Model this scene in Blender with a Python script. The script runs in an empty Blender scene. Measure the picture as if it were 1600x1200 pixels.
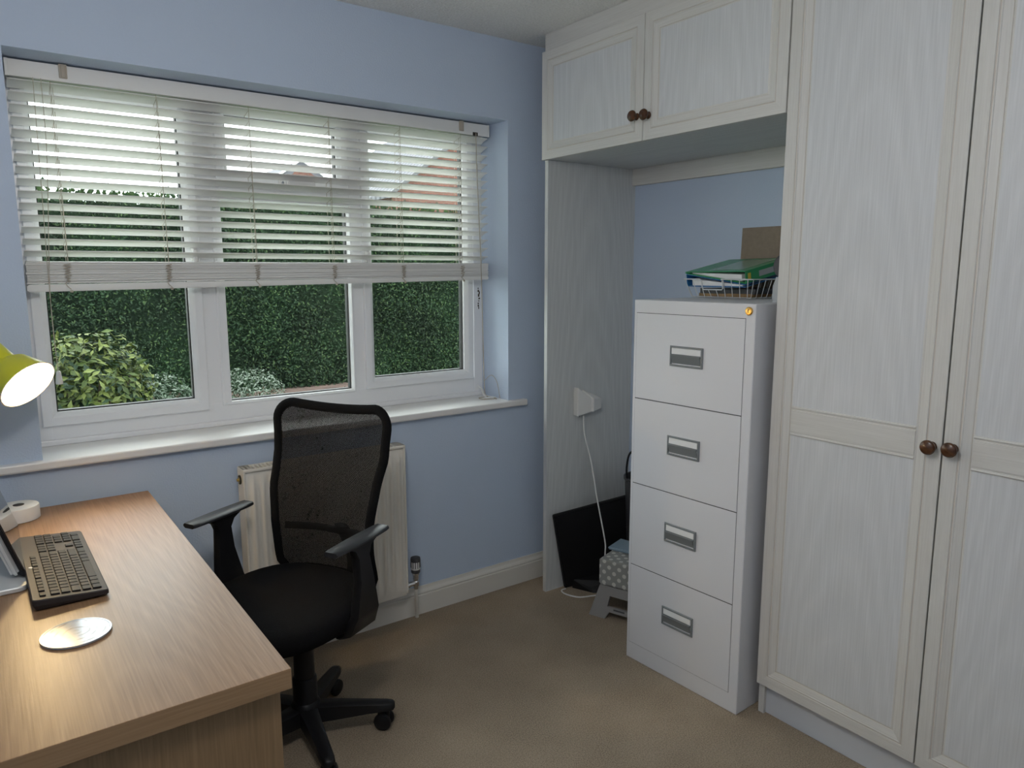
import bpy, bmesh, math, random
from mathutils import Vector, Matrix
random.seed(7)
C = bpy.context.scene
COL = C.collection
PI = math.pi

# ------------------------------------------------------------------ camera, world, light, exposure
cam_d = bpy.data.cameras.new('camera'); cam = bpy.data.objects.new('camera', cam_d); COL.objects.link(cam)
yaw, pitch, roll, FPX = -0.6316, -0.1529, -0.0012, 1139.0
fwd = Vector((-math.sin(yaw)*math.cos(pitch), math.cos(yaw)*math.cos(pitch), math.sin(pitch)))
rgt = Vector((math.cos(yaw), math.sin(yaw), 0)); upv = rgt.cross(fwd)
r2 = math.cos(roll)*rgt + math.sin(roll)*upv; u2 = -math.sin(roll)*rgt + math.cos(roll)*upv
cam.matrix_world = Matrix(((r2.x, u2.x, -fwd.x, -1.9403), (r2.y, u2.y, -fwd.y, -2.5608), (r2.z, u2.z, -fwd.z, 1.4166), (0, 0, 0, 1)))
cam_d.sensor_width = 36; cam_d.lens = 36*FPX/1600; cam_d.clip_start = 0.02; cam_d.clip_end = 200
C.camera = cam

W = bpy.data.worlds.new('overcast_sky'); C.world = W; W.use_nodes = True
bg = W.node_tree.nodes['Background']; bg.inputs[0].default_value = (0.93, 0.97, 1.0, 1); bg.inputs[1].default_value = 6.5
C.view_settings.view_transform = 'Standard'; C.view_settings.look = 'None'
C.view_settings.gamma = 1; C.view_settings.use_curve_mapping = False
C.view_settings.exposure = 0.0
FILL_LAMP_W = 35.0       # strength of the added fill lamp, an invented source above the view
DESK_LAMP_W = 4.2

# ------------------------------------------------------------------ materials
def nm(name):
    m = bpy.data.materials.new(name); m.use_nodes = True
    nt = m.node_tree; return m, nt, nt.nodes['Principled BSDF']
def simple(name, col, rough=0.5, metal=0.0, noise=0.0, scale=20, bump=0.0, bscale=80, spec=None, emis=None, es=0):
    m, nt, b = nm(name)
    b.inputs['Base Color'].default_value = (*col, 1); b.inputs['Roughness'].default_value = rough
    b.inputs['Metallic'].default_value = metal
    if spec is not None: b.inputs['Specular IOR Level'].default_value = spec
    if emis: b.inputs['Emission Color'].default_value = (*emis, 1); b.inputs['Emission Strength'].default_value = es
    tc = nt.nodes.new('ShaderNodeTexCoord')
    n = nt.nodes.new('ShaderNodeTexNoise'); n.inputs['Scale'].default_value = scale; n.inputs['Detail'].default_value = 5
    nt.links.new(tc.outputs['Object'], n.inputs['Vector'])
    if noise:
        r = nt.nodes.new('ShaderNodeValToRGB'); e = r.color_ramp.elements
        e[0].position = .3; e[1].position = .7
        e[0].color = (*[c*(1-noise) for c in col], 1); e[1].color = (*[min(1, c*(1+noise)) for c in col], 1)
        nt.links.new(n.outputs['Fac'], r.inputs['Fac']); nt.links.new(r.outputs['Color'], b.inputs['Base Color'])
    if bump:
        n2 = nt.nodes.new('ShaderNodeTexNoise'); n2.inputs['Scale'].default_value = bscale; n2.inputs['Detail'].default_value = 4
        nt.links.new(tc.outputs['Object'], n2.inputs['Vector'])
        bp = nt.nodes.new('ShaderNodeBump'); bp.inputs['Strength'].default_value = bump; bp.inputs['Distance'].default_value = .01
        nt.links.new(n2.outputs['Fac'], bp.inputs['Height']); nt.links.new(bp.outputs['Normal'], b.inputs['Normal'])
    return m
def wood(name, c0, c1, axis='z', scale=1.0, rough=.5, contrast=1.0, bump=.05, fine=120):
    """grain that runs along one axis: stretched noise rings plus fine pores"""
    m, nt, b = nm(name); N = nt.nodes.new; L = nt.links.new
    tc = N('ShaderNodeTexCoord'); mp = N('ShaderNodeMapping')
    s = {'x': (.35, 6, 6), 'y': (6, .35, 6), 'z': (6, 6, .35)}[axis]
    mp.inputs['Scale'].default_value = [q*scale for q in s]; L(tc.outputs['Object'], mp.inputs['Vector'])
    n1 = N('ShaderNodeTexNoise'); n1.inputs['Scale'].default_value = 1.3; n1.inputs['Detail'].default_value = 2; n1.inputs['Distortion'].default_value = .6
    L(mp.outputs['Vector'], n1.inputs['Vector'])
    ml = N('ShaderNodeMath'); ml.operation = 'MULTIPLY'; ml.inputs[1].default_value = 14; L(n1.outputs['Fac'], ml.inputs[0])
    fr = N('ShaderNodeMath'); fr.operation = 'PINGPONG'; fr.inputs[1].default_value = 1; L(ml.outputs[0], fr.inputs[0])
    mp2 = N('ShaderNodeMapping'); f = fine
    s2 = {'x': (f*.03, f, f), 'y': (f, f*.03, f), 'z': (f, f, f*.03)}[axis]; mp2.inputs['Scale'].default_value = s2
    L(tc.outputs['Object'], mp2.inputs['Vector'])
    n2 = N('ShaderNodeTexNoise'); n2.inputs['Scale'].default_value = 1; n2.inputs['Detail'].default_value = 3; L(mp2.outputs['Vector'], n2.inputs['Vector'])
    mx = N('ShaderNodeMath'); mx.operation = 'MULTIPLY_ADD'; mx.inputs[1].default_value = .45*contrast; L(fr.outputs[0], mx.inputs[0])
    sc = N('ShaderNodeMath'); sc.operation = 'MULTIPLY'; sc.inputs[1].default_value = .9; L(n2.outputs['Fac'], sc.inputs[0]); L(sc.outputs[0], mx.inputs[2])
    r = N('ShaderNodeValToRGB'); e = r.color_ramp.elements; e[0].position = .25; e[1].position = .95
    e[0].color = (*c0, 1); e[1].color = (*c1, 1); L(mx.outputs[0], r.inputs['Fac']); L(r.outputs['Color'], b.inputs['Base Color'])
    b.inputs['Roughness'].default_value = rough
    if bump:
        bp = N('ShaderNodeBump'); bp.inputs['Strength'].default_value = bump; bp.inputs['Distance'].default_value = .004
        L(mx.outputs[0], bp.inputs['Height']); L(bp.outputs['Normal'], b.inputs['Normal'])
    return m

def grain(name, c0, c1, across, along, period=.5, curv=14.0, freq=15.0, phase=0.0, contrast=.5, fine=220, rough=.45, bump=.08):
    """flat sawn boards: nested arches running along one axis, fine pores on top"""
    m, nt, b = nm(name); N = nt.nodes.new; L = nt.links.new
    def mt(op, a, c=None):
        q = N('ShaderNodeMath'); q.operation = op
        for i, v in ((0, a), (1, c)):
            if v is None: continue
            if isinstance(v, (int, float)): q.inputs[i].default_value = v
            else: L(v, q.inputs[i])
        return q.outputs[0]
    tc = N('ShaderNodeTexCoord'); sp_ = N('ShaderNodeSeparateXYZ'); L(tc.outputs['Object'], sp_.inputs[0])
    A = sp_.outputs[across.upper()]; Z = sp_.outputs[along.upper()]
    mp = N('ShaderNodeMapping'); sc = {'x': 5, 'y': 5, 'z': 5}; sc[along] = 1.3; mp.inputs['Scale'].default_value = (sc['x'], sc['y'], sc['z'])
    L(tc.outputs['Object'], mp.inputs['Vector']); n0 = N('ShaderNodeTexNoise'); n0.inputs['Scale'].default_value = 1; n0.inputs['Detail'].default_value = 3; L(mp.outputs['Vector'], n0.inputs['Vector'])
    wob = mt('MULTIPLY', mt('SUBTRACT', n0.outputs['Fac'], .5), .09)
    a1 = mt('MULTIPLY', mt('SUBTRACT', mt('FRACT', mt('ADD', mt('DIVIDE', A, period), phase)), .5), period)
    a2 = mt('ADD', a1, wob); par = mt('MULTIPLY', mt('MULTIPLY', a2, a2), curv)
    val = mt('MULTIPLY', mt('ADD', mt('ADD', par, mt('MULTIPLY', Z, .55)), mt('MULTIPLY', n0.outputs['Fac'], .25)), freq)
    rings = mt('PINGPONG', val, 1.0); rings = mt('POWER', rings, 1.6)
    mp2 = N('ShaderNodeMapping'); s2 = {'x': fine, 'y': fine, 'z': fine}; s2[along] = fine*.022; mp2.inputs['Scale'].default_value = (s2['x'], s2['y'], s2['z'])
    L(tc.outputs['Object'], mp2.inputs['Vector']); n2 = N('ShaderNodeTexNoise'); n2.inputs['Scale'].default_value = 1; n2.inputs['Detail'].default_value = 2; L(mp2.outputs['Vector'], n2.inputs['Vector'])
    f = mt('ADD', mt('MULTIPLY', rings, contrast), mt('MULTIPLY', n2.outputs['Fac'], 1.0-contrast*.4))
    r = N('ShaderNodeValToRGB'); e = r.color_ramp.elements; e[0].position = .25; e[1].position = .95
    e[0].color = (*c0, 1); e[1].color = (*c1, 1); L(f, r.inputs['Fac']); L(r.outputs['Color'], b.inputs['Base Color']); b.inputs['Roughness'].default_value = rough
    bp = N('ShaderNodeBump'); bp.inputs['Strength'].default_value = bump; bp.inputs['Distance'].default_value = .003
    L(f, bp.inputs['Height']); L(bp.outputs['Normal'], b.inputs['Normal'])
    return m
M = {}
M['wall'] = simple('pale_blue_wall_paint', (.53, .62, .76), .75, bump=.12, bscale=180)
M['ceiling'] = simple('textured_ceiling', (.88, .88, .85), .9, bump=.9, bscale=110, noise=.08, scale=130)
M['skirt'] = simple('cream_gloss_paint', (.74, .71, .65), .35)
M['upvc'] = simple('white_window_plastic', (.88, .88, .89), .3)
M['sill'] = simple('white_sill_paint', (.84, .82, .80), .35)
M['gasket'] = simple('black_rubber_gasket', (.02, .02, .02), .6)
M['blind'] = simple('white_blind_slat', (.84, .83, .80), .45)
M['cord'] = simple('cream_cord', (.50, .44, .36), .8)
M['frame_wood'] = wood('cream_washed_frame', (.62, .605, .57), (.735, .725, .695), 'z', 1.0, .45, .25, .08, 260)
M['rail_wood'] = wood('cream_washed_rail', (.62, .605, .57), (.735, .725, .695), 'y', 1.0, .45, .25, .08, 260)
M['panel_wood'] = grain('white_washed_panel', (.60, .61, .62), (.73, .74, .755), 'y', 'z', .4927, contrast=.20)
M['panel_top'] = grain('white_washed_panel_short', (.60, .61, .62), (.73, .74, .755), 'y', 'z', .562, contrast=.20)
M['panel_side'] = grain('white_washed_side', (.55, .56, .555), (.69, .70, .69), 'x', 'z', .5, contrast=.20, phase=.5)
M['groove'] = simple('cream_moulding_groove', (.60, .55, .49), .5)
M['plinth'] = simple('pale_grey_plinth', (.60, .62, .66), .5)
M['knob'] = wood('brown_turned_wood', (.045, .018, .008), (.11, .045, .018), 'x', 2, .25, 1, 0, 90)
M['cab'] = simple('white_painted_steel', (.72, .72, .745), .4, bump=.02, bscale=400)
M['gap'] = simple('dark_gap', (.03, .03, .035), .8)
M['handle'] = simple('grey_handle_plastic', (.20, .215, .225), .4)
M['paper'] = simple('white_paper', (.82, .82, .82), .7)
M['brass'] = simple('brass', (.75, .48, .15), .25, 1.0)
M['chrome'] = simple('chrome', (.75, .75, .76), .2, 1.0)
M['rad'] = simple('cream_radiator_enamel', (.76, .72, .65), .35)
M['dark'] = simple('dark_recess', (.03, .025, .02), .8)
M['blackplastic'] = simple('black_plastic', (.010, .010, .0115), .42, spec=.3)
M['armtop'] = simple('black_armrest_plastic', (.018, .019, .023), .42)
M['blackcloth'] = simple('black_seat_fabric', (.0075, .0075, .0082), .95, bump=.4, bscale=500, noise=.2, scale=300, spec=.1)
M['oak'] = grain('light_oak_laminate', (.185, .100, .047), (.315, .192, .107), 'x', 'y', .40, 16, 20, .1, .17, 260, .40, .05)
M['oak_x'] = wood('light_oak_edge', (.25, .15, .075), (.35, .225, .125), 'x', 4, .4, .3, .05, 260)
M['oak_side'] = wood('light_oak_side', (.20, .125, .06), (.32, .205, .11), 'z', 3.5, .45, .35, .05, 260)
M['kb'] = simple('dark_grey_keyboard_shell', (.028, .023, .022), .55, spec=.2)
M['key'] = simple('black_key_plastic', (.008, .0075, .0075), .55, spec=.15)
M['silver'] = simple('silver_plastic', (.62, .63, .63), .3, .3)
M['whiteplastic'] = simple('white_plastic', (.78, .77, .75), .4)
M['yellow'] = simple('yellow_lamp_enamel', (.62, .60, .02), .35)
M['shadein'] = simple('white_lamp_lining', (.95, .93, .88), .6)
M['bulb'] = simple('lit_lamp_bulb', (1, 1, 1), .5, emis=(1, .72, .36), es=DESK_LAMP_W*75)
M['fill_bulb'] = simple('fill_light_globe', (1, 1, 1), .5, emis=(1.0, .97, .93), es=FILL_LAMP_W)  # glow of the added fill lamp, no lamp seen there
M['tvblack'] = simple('matte_black_television', (.010, .010, .011), .5, spec=.2)
M['green'] = simple('green_binder_plastic', (.03, .30, .11), .3)
M['greenpale'] = simple('clear_pocket_on_green', (.20, .36, .25), .2)
M['blue'] = simple('blue_binder_plastic', (.03, .17, .42), .3)
M['stoolgrey'] = simple('warm_grey_plastic', (.27, .26, .255), .5)
M['stoolblue'] = simple('pale_blue_plastic', (.27, .36, .44), .5)
M['wire'] = simple('white_coated_wire', (.66, .68, .70), .35)
M['brown'] = simple('brown_fibreboard', (.27, .215, .165), .8, noise=.08, scale=60)
M['greydark'] = simple('dark_grey_plastic', (.06, .06, .065), .5)
M['greylight'] = simple('light_grey_plastic', (.42, .44, .46), .5)
M['yellowlab'] = simple('yellow_label', (.60, .48, .06), .6)
M['mag1'] = simple('dark_magazine_cover', (.035, .035, .04), .4, noise=.5, scale=30)
M['mag2'] = simple('brown_magazine_cover', (.28, .17, .07), .5, noise=.5, scale=25)
M['brownsoil'] = simple('bare_soil', (0.0900, 0.0562, 0.0450), .95, noise=.35, scale=4)
M['grass'] = simple('mown_grass', (0.0525, 0.0975, 0.0263), .95, noise=.3, scale=6)
M['leafdark'] = simple('dark_hedge_leaf', (0.0086, 0.0238, 0.0079), .6, noise=.45, scale=1.6, spec=.2)
M['leafdeep'] = simple('deep_hedge_leaf', (0.0046, 0.0119, 0.0046), .7, noise=.5, scale=1.6, spec=.1)
M['leaflight'] = simple('light_hedge_leaf', (0.0264, 0.0488, 0.0145), .55, noise=.4, scale=1.6, spec=.2)
M['laurel'] = simple('yellow_green_laurel_leaf', (.074, .092, .020), .5, noise=.3, scale=5, spec=.2)
M['laurel2'] = simple('mid_green_laurel_leaf', (.036, .054, .012), .5, noise=.3, scale=5, spec=.2)
M['silverleaf'] = simple('silvery_shrub_leaf', (0.0950, 0.1175, 0.0900), .6)
M['silverleaf2'] = simple('grey_green_shrub_leaf', (0.0350, 0.0600, 0.0325), .6)
M['twig'] = simple('brown_twig', (.06, .04, .025), .9)

def carpet_mat():
    m, nt, b = nm('beige_loop_carpet'); N = nt.nodes.new; L = nt.links.new
    tc = N('ShaderNodeTexCoord')
    n1 = N('ShaderNodeTexNoise'); n1.inputs['Scale'].default_value = 3.0; n1.inputs['Detail'].default_value = 4; L(tc.outputs['Object'], n1.inputs['Vector'])
    n2 = N('ShaderNodeTexNoise'); n2.inputs['Scale'].default_value = 260; n2.inputs['Detail'].default_value = 2; L(tc.outputs['Object'], n2.inputs['Vector'])
    ad = N('ShaderNodeMath'); ad.operation = 'MULTIPLY_ADD'; ad.inputs[1].default_value = .35; L(n1.outputs['Fac'], ad.inputs[0])
    s2 = N('ShaderNodeMath'); s2.operation = 'MULTIPLY'; s2.inputs[1].default_value = .75; L(n2.outputs['Fac'], s2.inputs[0]); L(s2.outputs[0], ad.inputs[2])
    r = N('ShaderNodeValToRGB'); e = r.color_ramp.elements; e[0].position = .35; e[1].position = .75
    e[0].color = (.21, .165, .12, 1); e[1].color = (.49, .40, .30, 1)
    L(ad.outputs[0], r.inputs['Fac']); L(r.outputs['Color'], b.inputs['Base Color'])
    b.inputs['Roughness'].default_value = 1; b.inputs['Specular IOR Level'].default_value = .1
    bp = N('ShaderNodeBump'); bp.inputs['Strength'].default_value = .7; bp.inputs['Distance'].default_value = .006
    L(n2.outputs['Fac'], bp.inputs['Height']); L(bp.outputs['Normal'], b.inputs['Normal'])
    return m
M['carpet'] = carpet_mat()
def glass_mat():
    m = bpy.data.materials.new('clear_window_glass'); m.use_nodes = True; nt = m.node_tree; nt.nodes.clear(); N = nt.nodes.new; L = nt.links.new
    o = N('ShaderNodeOutputMaterial'); mx = N('ShaderNodeMixShader'); t = N('ShaderNodeBsdfTransparent'); g = N('ShaderNodeBsdfGlossy')
    t.inputs[0].default_value = (.93, .96, .94, 1); g.inputs['Roughness'].default_value = .02
    f = N('ShaderNodeFresnel'); f.inputs[0].default_value = 1.22
    L(f.outputs[0], mx.inputs[0]); L(t.outputs[0], mx.inputs[1]); L(g.outputs[0], mx.inputs[2]); L(mx.outputs[0], o.inputs[0])
    return m
M['glass'] = glass_mat()
def mesh_fabric():
    m = bpy.data.materials.new('black_mesh_fabric'); m.use_nodes = True; nt = m.node_tree; N = nt.nodes.new; L = nt.links.new
    b = nt.nodes['Principled BSDF']; o = nt.nodes['Material Output']
    b.inputs['Base Color'].default_value = (.006, .006, .0065, 1); b.inputs['Roughness'].default_value = .8; b.inputs['Specular IOR Level'].default_value = .15
    mx = N('ShaderNodeMixShader'); t = N('ShaderNodeBsdfTransparent')
    tc = N('ShaderNodeTexCoord'); mp = N('ShaderNodeMapping'); mp.inputs['Rotation'].default_value = (0, PI/4, 0); mp.inputs['Scale'].default_value = (330, 1, 330)
    L(tc.outputs['Object'], mp.inputs['Vector']); sx = N('ShaderNodeSeparateXYZ'); L(mp.outputs['Vector'], sx.inputs[0])
    def hole(sock):
        fr = N('ShaderNodeMath'); fr.operation = 'FRACT'; L(sock, fr.inputs[0])
        gt = N('ShaderNodeMath'); gt.operation = 'GREATER_THAN'; gt.inputs[1].default_value = .69; L(fr.outputs[0], gt.inputs[0]); return gt
    a = hole(sx.outputs['X']); c = hole(sx.outputs['Z'])
    mu = N('ShaderNodeMath'); mu.operation = 'MULTIPLY'; L(a.outputs[0], mu.inputs[0]); L(c.outputs[0], mu.inputs[1])
    L(mu.outputs[0], mx.inputs[0]); L(b.outputs[0], mx.inputs[1]); L(t.outputs[0], mx.inputs[2]); L(mx.outputs[0], o.inputs['Surface'])
    return m
M['mesh'] = mesh_fabric()
def dots_mat():
    m, nt, b = nm('grey_polka_dot_tread'); N = nt.nodes.new; L = nt.links.new
    tc = N('ShaderNodeTexCoord'); mp = N('ShaderNodeMapping'); mp.inputs['Scale'].default_value = (31, 31, 31); mp.inputs['Rotation'].default_value = (0, 0, PI/4)
    d1 = N('ShaderNodeVectorMath'); d1.operation = 'DOT_PRODUCT'; d1.inputs[1].default_value = (.326, -.945, 0)
    d2 = N('ShaderNodeVectorMath'); d2.operation = 'DOT_PRODUCT'; d2.inputs[1].default_value = (.945, .326, 1)
    cv = N('ShaderNodeCombineXYZ'); L(tc.outputs['Object'], d1.inputs[0]); L(tc.outputs['Object'], d2.inputs[0]); L(d1.outputs['Value'], cv.inputs['X']); L(d2.outputs['Value'], cv.inputs['Y'])
    L(cv.outputs[0], mp.inputs['Vector'])
    fr = N('ShaderNodeVectorMath'); fr.operation = 'FRACTION'; L(mp.outputs['Vector'], fr.inputs[0])
    sb = N('ShaderNodeVectorMath'); sb.operation = 'SUBTRACT'; sb.inputs[1].default_value = (.5, .5, 0); L(fr.outputs[0], sb.inputs[0])
    sp = N('ShaderNodeSeparateXYZ'); L(sb.outputs[0], sp.inputs[0]); cb = N('ShaderNodeCombineXYZ'); L(sp.outputs['X'], cb.inputs['X']); L(sp.outputs['Y'], cb.inputs['Y'])
    ln = N('ShaderNodeVectorMath'); ln.operation = 'LENGTH'; L(cb.outputs[0], ln.inputs[0])
    lt = N('ShaderNodeMath'); lt.operation = 'LESS_THAN'; lt.inputs[1].default_value = .27; L(ln.outputs['Value'], lt.inputs[0])
    mx = N('ShaderNodeMix'); mx.data_type = 'RGBA'; mx.inputs[6].default_value = (.30, .305, .29, 1); mx.inputs[7].default_value = (.62, .62, .58, 1)
    L(lt.outputs[0], mx.inputs[0]); L(mx.outputs[2], b.inputs['Base Color']); b.inputs['Roughness'].default_value = .6
    return m
M['dots'] = dots_mat()
def brick_mat(name, c1, c2, mort, sc=1.0):
    m, nt, b = nm(name); N = nt.nodes.new; L = nt.links.new
    tc = N('ShaderNodeTexCoord'); mp = N('ShaderNodeMapping'); mp.inputs['Rotation'].default_value = (PI/2, 0, 0); mp.inputs['Scale'].default_value = (sc, sc, sc)
    L(tc.outputs['Object'], mp.inputs['Vector']); t = N('ShaderNodeTexBrick'); L(mp.outputs['Vector'], t.inputs['Vector'])
    t.inputs['Color1'].default_value = (*c1, 1); t.inputs['Color2'].default_value = (*c2, 1); t.inputs['Mortar'].default_value = (*mort, 1)
    t.inputs['Scale'].default_value = 1; t.inputs['Brick Width'].default_value = .225; t.inputs['Row Height'].default_value = .075; t.inputs['Mortar Size'].default_value = .010
    L(t.outputs['Color'], b.inputs['Base Color']); b.inputs['Roughness'].default_value = .9
    return m
M['brick'] = brick_mat('red_brick', (.14, .05, .033), (.10, .032, .022), (.11, .085, .07))
M['edging'] = brick_mat('worn_brick_edging', (.15, .09, .07), (.11, .07, .055), (.12, .10, .085))
def tile_mat():
    m, nt, b = nm('grey_roof_tile'); N = nt.nodes.new; L = nt.links.new
    tc = N('ShaderNodeTexCoord'); w = N('ShaderNodeTexWave'); w.bands_direction = 'Y'; w.inputs['Scale'].default_value = .9; w.inputs['Distortion'].default_value = .4
    L(tc.outputs['Object'], w.inputs['Vector']); r = N('ShaderNodeValToRGB'); e = r.color_ramp.elements
    e[0].color = (.04, .04, .047, 1); e[1].color = (.115, .115, .13, 1); e[0].position = .2; e[1].position = .5
    L(w.outputs['Fac'], r.inputs['Fac']); L(r.outputs['Color'], b.inputs['Base Color']); b.inputs['Roughness'].default_value = .8
    return m
M['tile'] = tile_mat()
def coaster_mat():
    m, nt, b = nm('engraved_silver_disc'); N = nt.nodes.new; L = nt.links.new
    tc = N('ShaderNodeTexCoord'); n = N('ShaderNodeTexNoise'); n.inputs['Scale'].default_value = 55; n.inputs['Detail'].default_value = 6; L(tc.outputs['Object'], n.inputs['Vector'])
    w = N('ShaderNodeTexWave'); w.wave_type = 'RINGS'; w.rings_direction = 'Z'; w.inputs['Scale'].default_value = 22; w.inputs['Distortion'].default_value = 3; L(tc.outputs['Object'], w.inputs['Vector'])
    mu = N('ShaderNodeMath'); mu.operation = 'MULTIPLY'; L(n.outputs['Fac'], mu.inputs[0]); L(w.outputs['Fac'], mu.inputs[1])
    r = N('ShaderNodeValToRGB'); e = r.color_ramp.elements; e[0].position = .42; e[1].position = .60
    e[0].color = (.34, .35, .37, 1); e[1].color = (.13, .11, .10, 1); L(mu.outputs[0], r.inputs['Fac']); L(r.outputs['Color'], b.inputs['Base Color'])
    b.inputs['Metallic'].default_value = .35; b.inputs['Roughness'].default_value = .12
    return m
M['coaster'] = coaster_mat()
def screen_mat():
    m, nt, b = nm('glossy_dark_screen'); b.inputs['Base Color'].default_value = (.012, .012, .014, 1); b.inputs['Roughness'].default_value = .03
    b.inputs['IOR'].default_value = 1.75
    return m
M['screen'] = screen_mat()

# ------------------------------------------------------------------ helpers
def tag(o, label=None, cat=None, group=None, kind=None):
    if label: o['label'] = label
    if cat: o['category'] = cat
    if group: o['group'] = group
    if kind: o['kind'] = kind
    return o
def thing(name, label, cat, loc=(0, 0, 0), rz=0, group=None):
    o = bpy.data.objects.new(name, None); COL.objects.link(o); o.location = loc; o.rotation_euler = (0, 0, rz)
    o.empty_display_size = .05; return tag(o, label, cat, group)
def obj(name, bm, mats, parent=None, off=None, smooth=False, label=None, angle=35):
    """link one mesh; off = world point that the vertices are measured from"""
    if off is not None:
        for v in bm.verts: v.co -= Vector(off)
    bmesh.ops.recalc_face_normals(bm, faces=bm.faces[:])
    me = bpy.data.meshes.new(name); bm.to_mesh(me); bm.free()
    for m_ in (mats if isinstance(mats, (list, tuple)) else [mats]): me.materials.append(M[m_])
    if smooth:
        for p in me.polygons: p.use_smooth = True
        me.set_sharp_from_angle(angle=math.radians(angle))
    o = bpy.data.objects.new(name, me); COL.objects.link(o)
    if parent is not None: o.parent = parent
    elif off is not None: o.location = off
    if label: o['label'] = label
    return o
def struct(name, bm, mats, off=None, smooth=False):
    o = obj(name, bm, mats, None, off, smooth); o['kind'] = 'structure'; return o
def B(): return bmesh.new()
def box(bm, x0, x1, y0, y1, z0, z1, bev=0, mi=0, seg=2):
    r = bmesh.ops.create_cube(bm, size=1); vs = r['verts']
    for v in vs: v.co = Vector(((x0+x1)/2+v.co.x*(x1-x0), (y0+y1)/2+v.co.y*(y1-y0), (z0+z1)/2+v.co.z*(z1-z0)))
    fs = set(f for v in vs for f in v.link_faces)
    if bev:
        es = list(set(e for v in vs for e in v.link_edges))
        rr = bmesh.ops.bevel(bm, geom=es, offset=bev, segments=seg, affect='EDGES', profile=.5)
        fs = set(rr['faces']) | set(f for f in fs if f.is_valid)
    for f in fs: f.material_index = mi
    return fs
def hexa(bm, p, mi=0):
    """8 points: bottom loop then top loop"""
    vs = [bm.verts.new(q) for q in p]
    for a in ((0, 1, 2, 3), (4, 5, 6, 7), (0, 1, 5, 4), (1, 2, 6, 5), (2, 3, 7, 6), (3, 0, 4, 7)):
        f = bm.faces.new([vs[i] for i in a]); f.material_index = mi
    return vs
def loft(bm, loops, cap0=True, cap1=True, closed=True, mi=0):
    rows = [[bm.verts.new(p) for p in l] for l in loops]; n = len(rows[0])
    for a, b in zip(rows, rows[1:]):
        for i in range(n if closed else n-1):
            f = bm.faces.new((a[i], a[(i+1) % n], b[(i+1) % n], b[i])); f.material_index = mi
    if cap0: bm.faces.new(rows[0][::-1]).material_index = mi
    if cap1: bm.faces.new(rows[-1]).material_index = mi
    return rows
def lathe(bm, prof, c=(0, 0, 0), axis=(0, 0, 1), n=32, cap0=True, cap1=True, mi=0):
    """prof: (radius, height) pairs along the axis"""
    A = Vector(axis).normalized(); q = A.to_track_quat('Z', 'Y'); c = Vector(c)
    loops = []
    for r, h in prof:
        r = max(r, 1e-5)
        loops.append([c + q @ Vector((r*math.cos(2*PI*i/n), r*math.sin(2*PI*i/n), h)) for i in range(n)])
    loft(bm, loops, cap0, cap1, True, mi)
def smoothpts(pts, k=6):
    pts = [Vector(p) for p in pts]; out = []
    for i in range(len(pts)-1):
        p0 = pts[max(i-1, 0)]; p1 = pts[i]; p2 = pts[i+1]; p3 = pts[min(i+2, len(pts)-1)]
        for j in range(k):
            t = j/k
            out.append(.5*((2*p1)+(-p0+p2)*t+(2*p0-5*p1+4*p2-p3)*t*t+(-p0+3*p1-3*p2+p3)*t**3))
    out.append(pts[-1]); return out
def tube(bm, pts, r, n=8, closed=False, mi=0, sx=1.0, sy=1.0, ref=None):
    pts = [Vector(p) for p in pts]; m = len(pts); loops = []
    up = Vector(ref) if ref else None; prev = None
    for i, p in enumerate(pts):
        if closed: t = (pts[(i+1) % m]-pts[(i-1) % m])
        else: t = pts[min(i+1, m-1)]-pts[max(i-1, 0)]
        t.normalize()
        if up is not None: a = up - t*up.dot(t)
        elif prev is None:
            a = Vector((0, 0, 1)) if abs(t.z) < .9 else Vector((1, 0, 0)); a = a - t*a.dot(t)
        else: a = prev - t*prev.dot(t)
        a.normalize(); prev = a; b = t.cross(a); rr = r[i] if isinstance(r, (list, tuple)) else r
        loops.append([p + a*math.cos(2*PI*k/n)*rr*sx + b*math.sin(2*PI*k/n)*rr*sy for k in range(n)])
    if closed: loops.append(loops[0]); loft(bm, loops, False, False, True, mi); bmesh.ops.remove_doubles(bm, verts=bm.verts, dist=1e-6)
    else: loft(bm, loops, True, True, True, mi)
def rrect(w, d, r, n=5, cx=0, cy=0):
    out = []
    for sx, sy, a0 in ((1, 1, 0), (-1, 1, PI/2), (-1, -1, PI), (1, -1, 1.5*PI)):
        for k in range(n+1):
            a = a0+PI/2*k/n; out.append((cx+sx*(w/2-r)+r*math.cos(a), cy+sy*(d/2-r)+r*math.sin(a)))
    return out
def prism(bm, poly, z0, z1, bev=0, mi=0, f=lambda p: p):
    """poly in xy; f maps a point to place"""
    if bev:
        cx = sum(p[0] for p in poly)/len(poly); cy = sum(p[1] for p in poly)/len(poly)
        def sh(b):
            o = []
            for x, y in poly:
                d = math.hypot(x-cx, y-cy); o.append((cx+(x-cx)*(1-b/d), cy+(y-cy)*(1-b/d)))
            return o
        L = [(sh(bev), z0), (poly, z0+bev), (poly, z1-bev), (sh(bev), z1)]
    else: L = [(poly, z0), (poly, z1)]
    loft(bm, [[f(Vector((x, y, z))) for x, y in pl] for pl, z in L], mi=mi)
def dup(root, loc=None, label=None):
    r = root.copy(); COL.objects.link(r)
    if loc is not None: r.location = loc
    if label: r['label'] = label
    for ch in list(root.children):
        c = ch.copy(); COL.objects.link(c); c.parent = r
        for g in list(ch.children):
            d = g.copy(); COL.objects.link(d); d.parent = c
    return r

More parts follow.
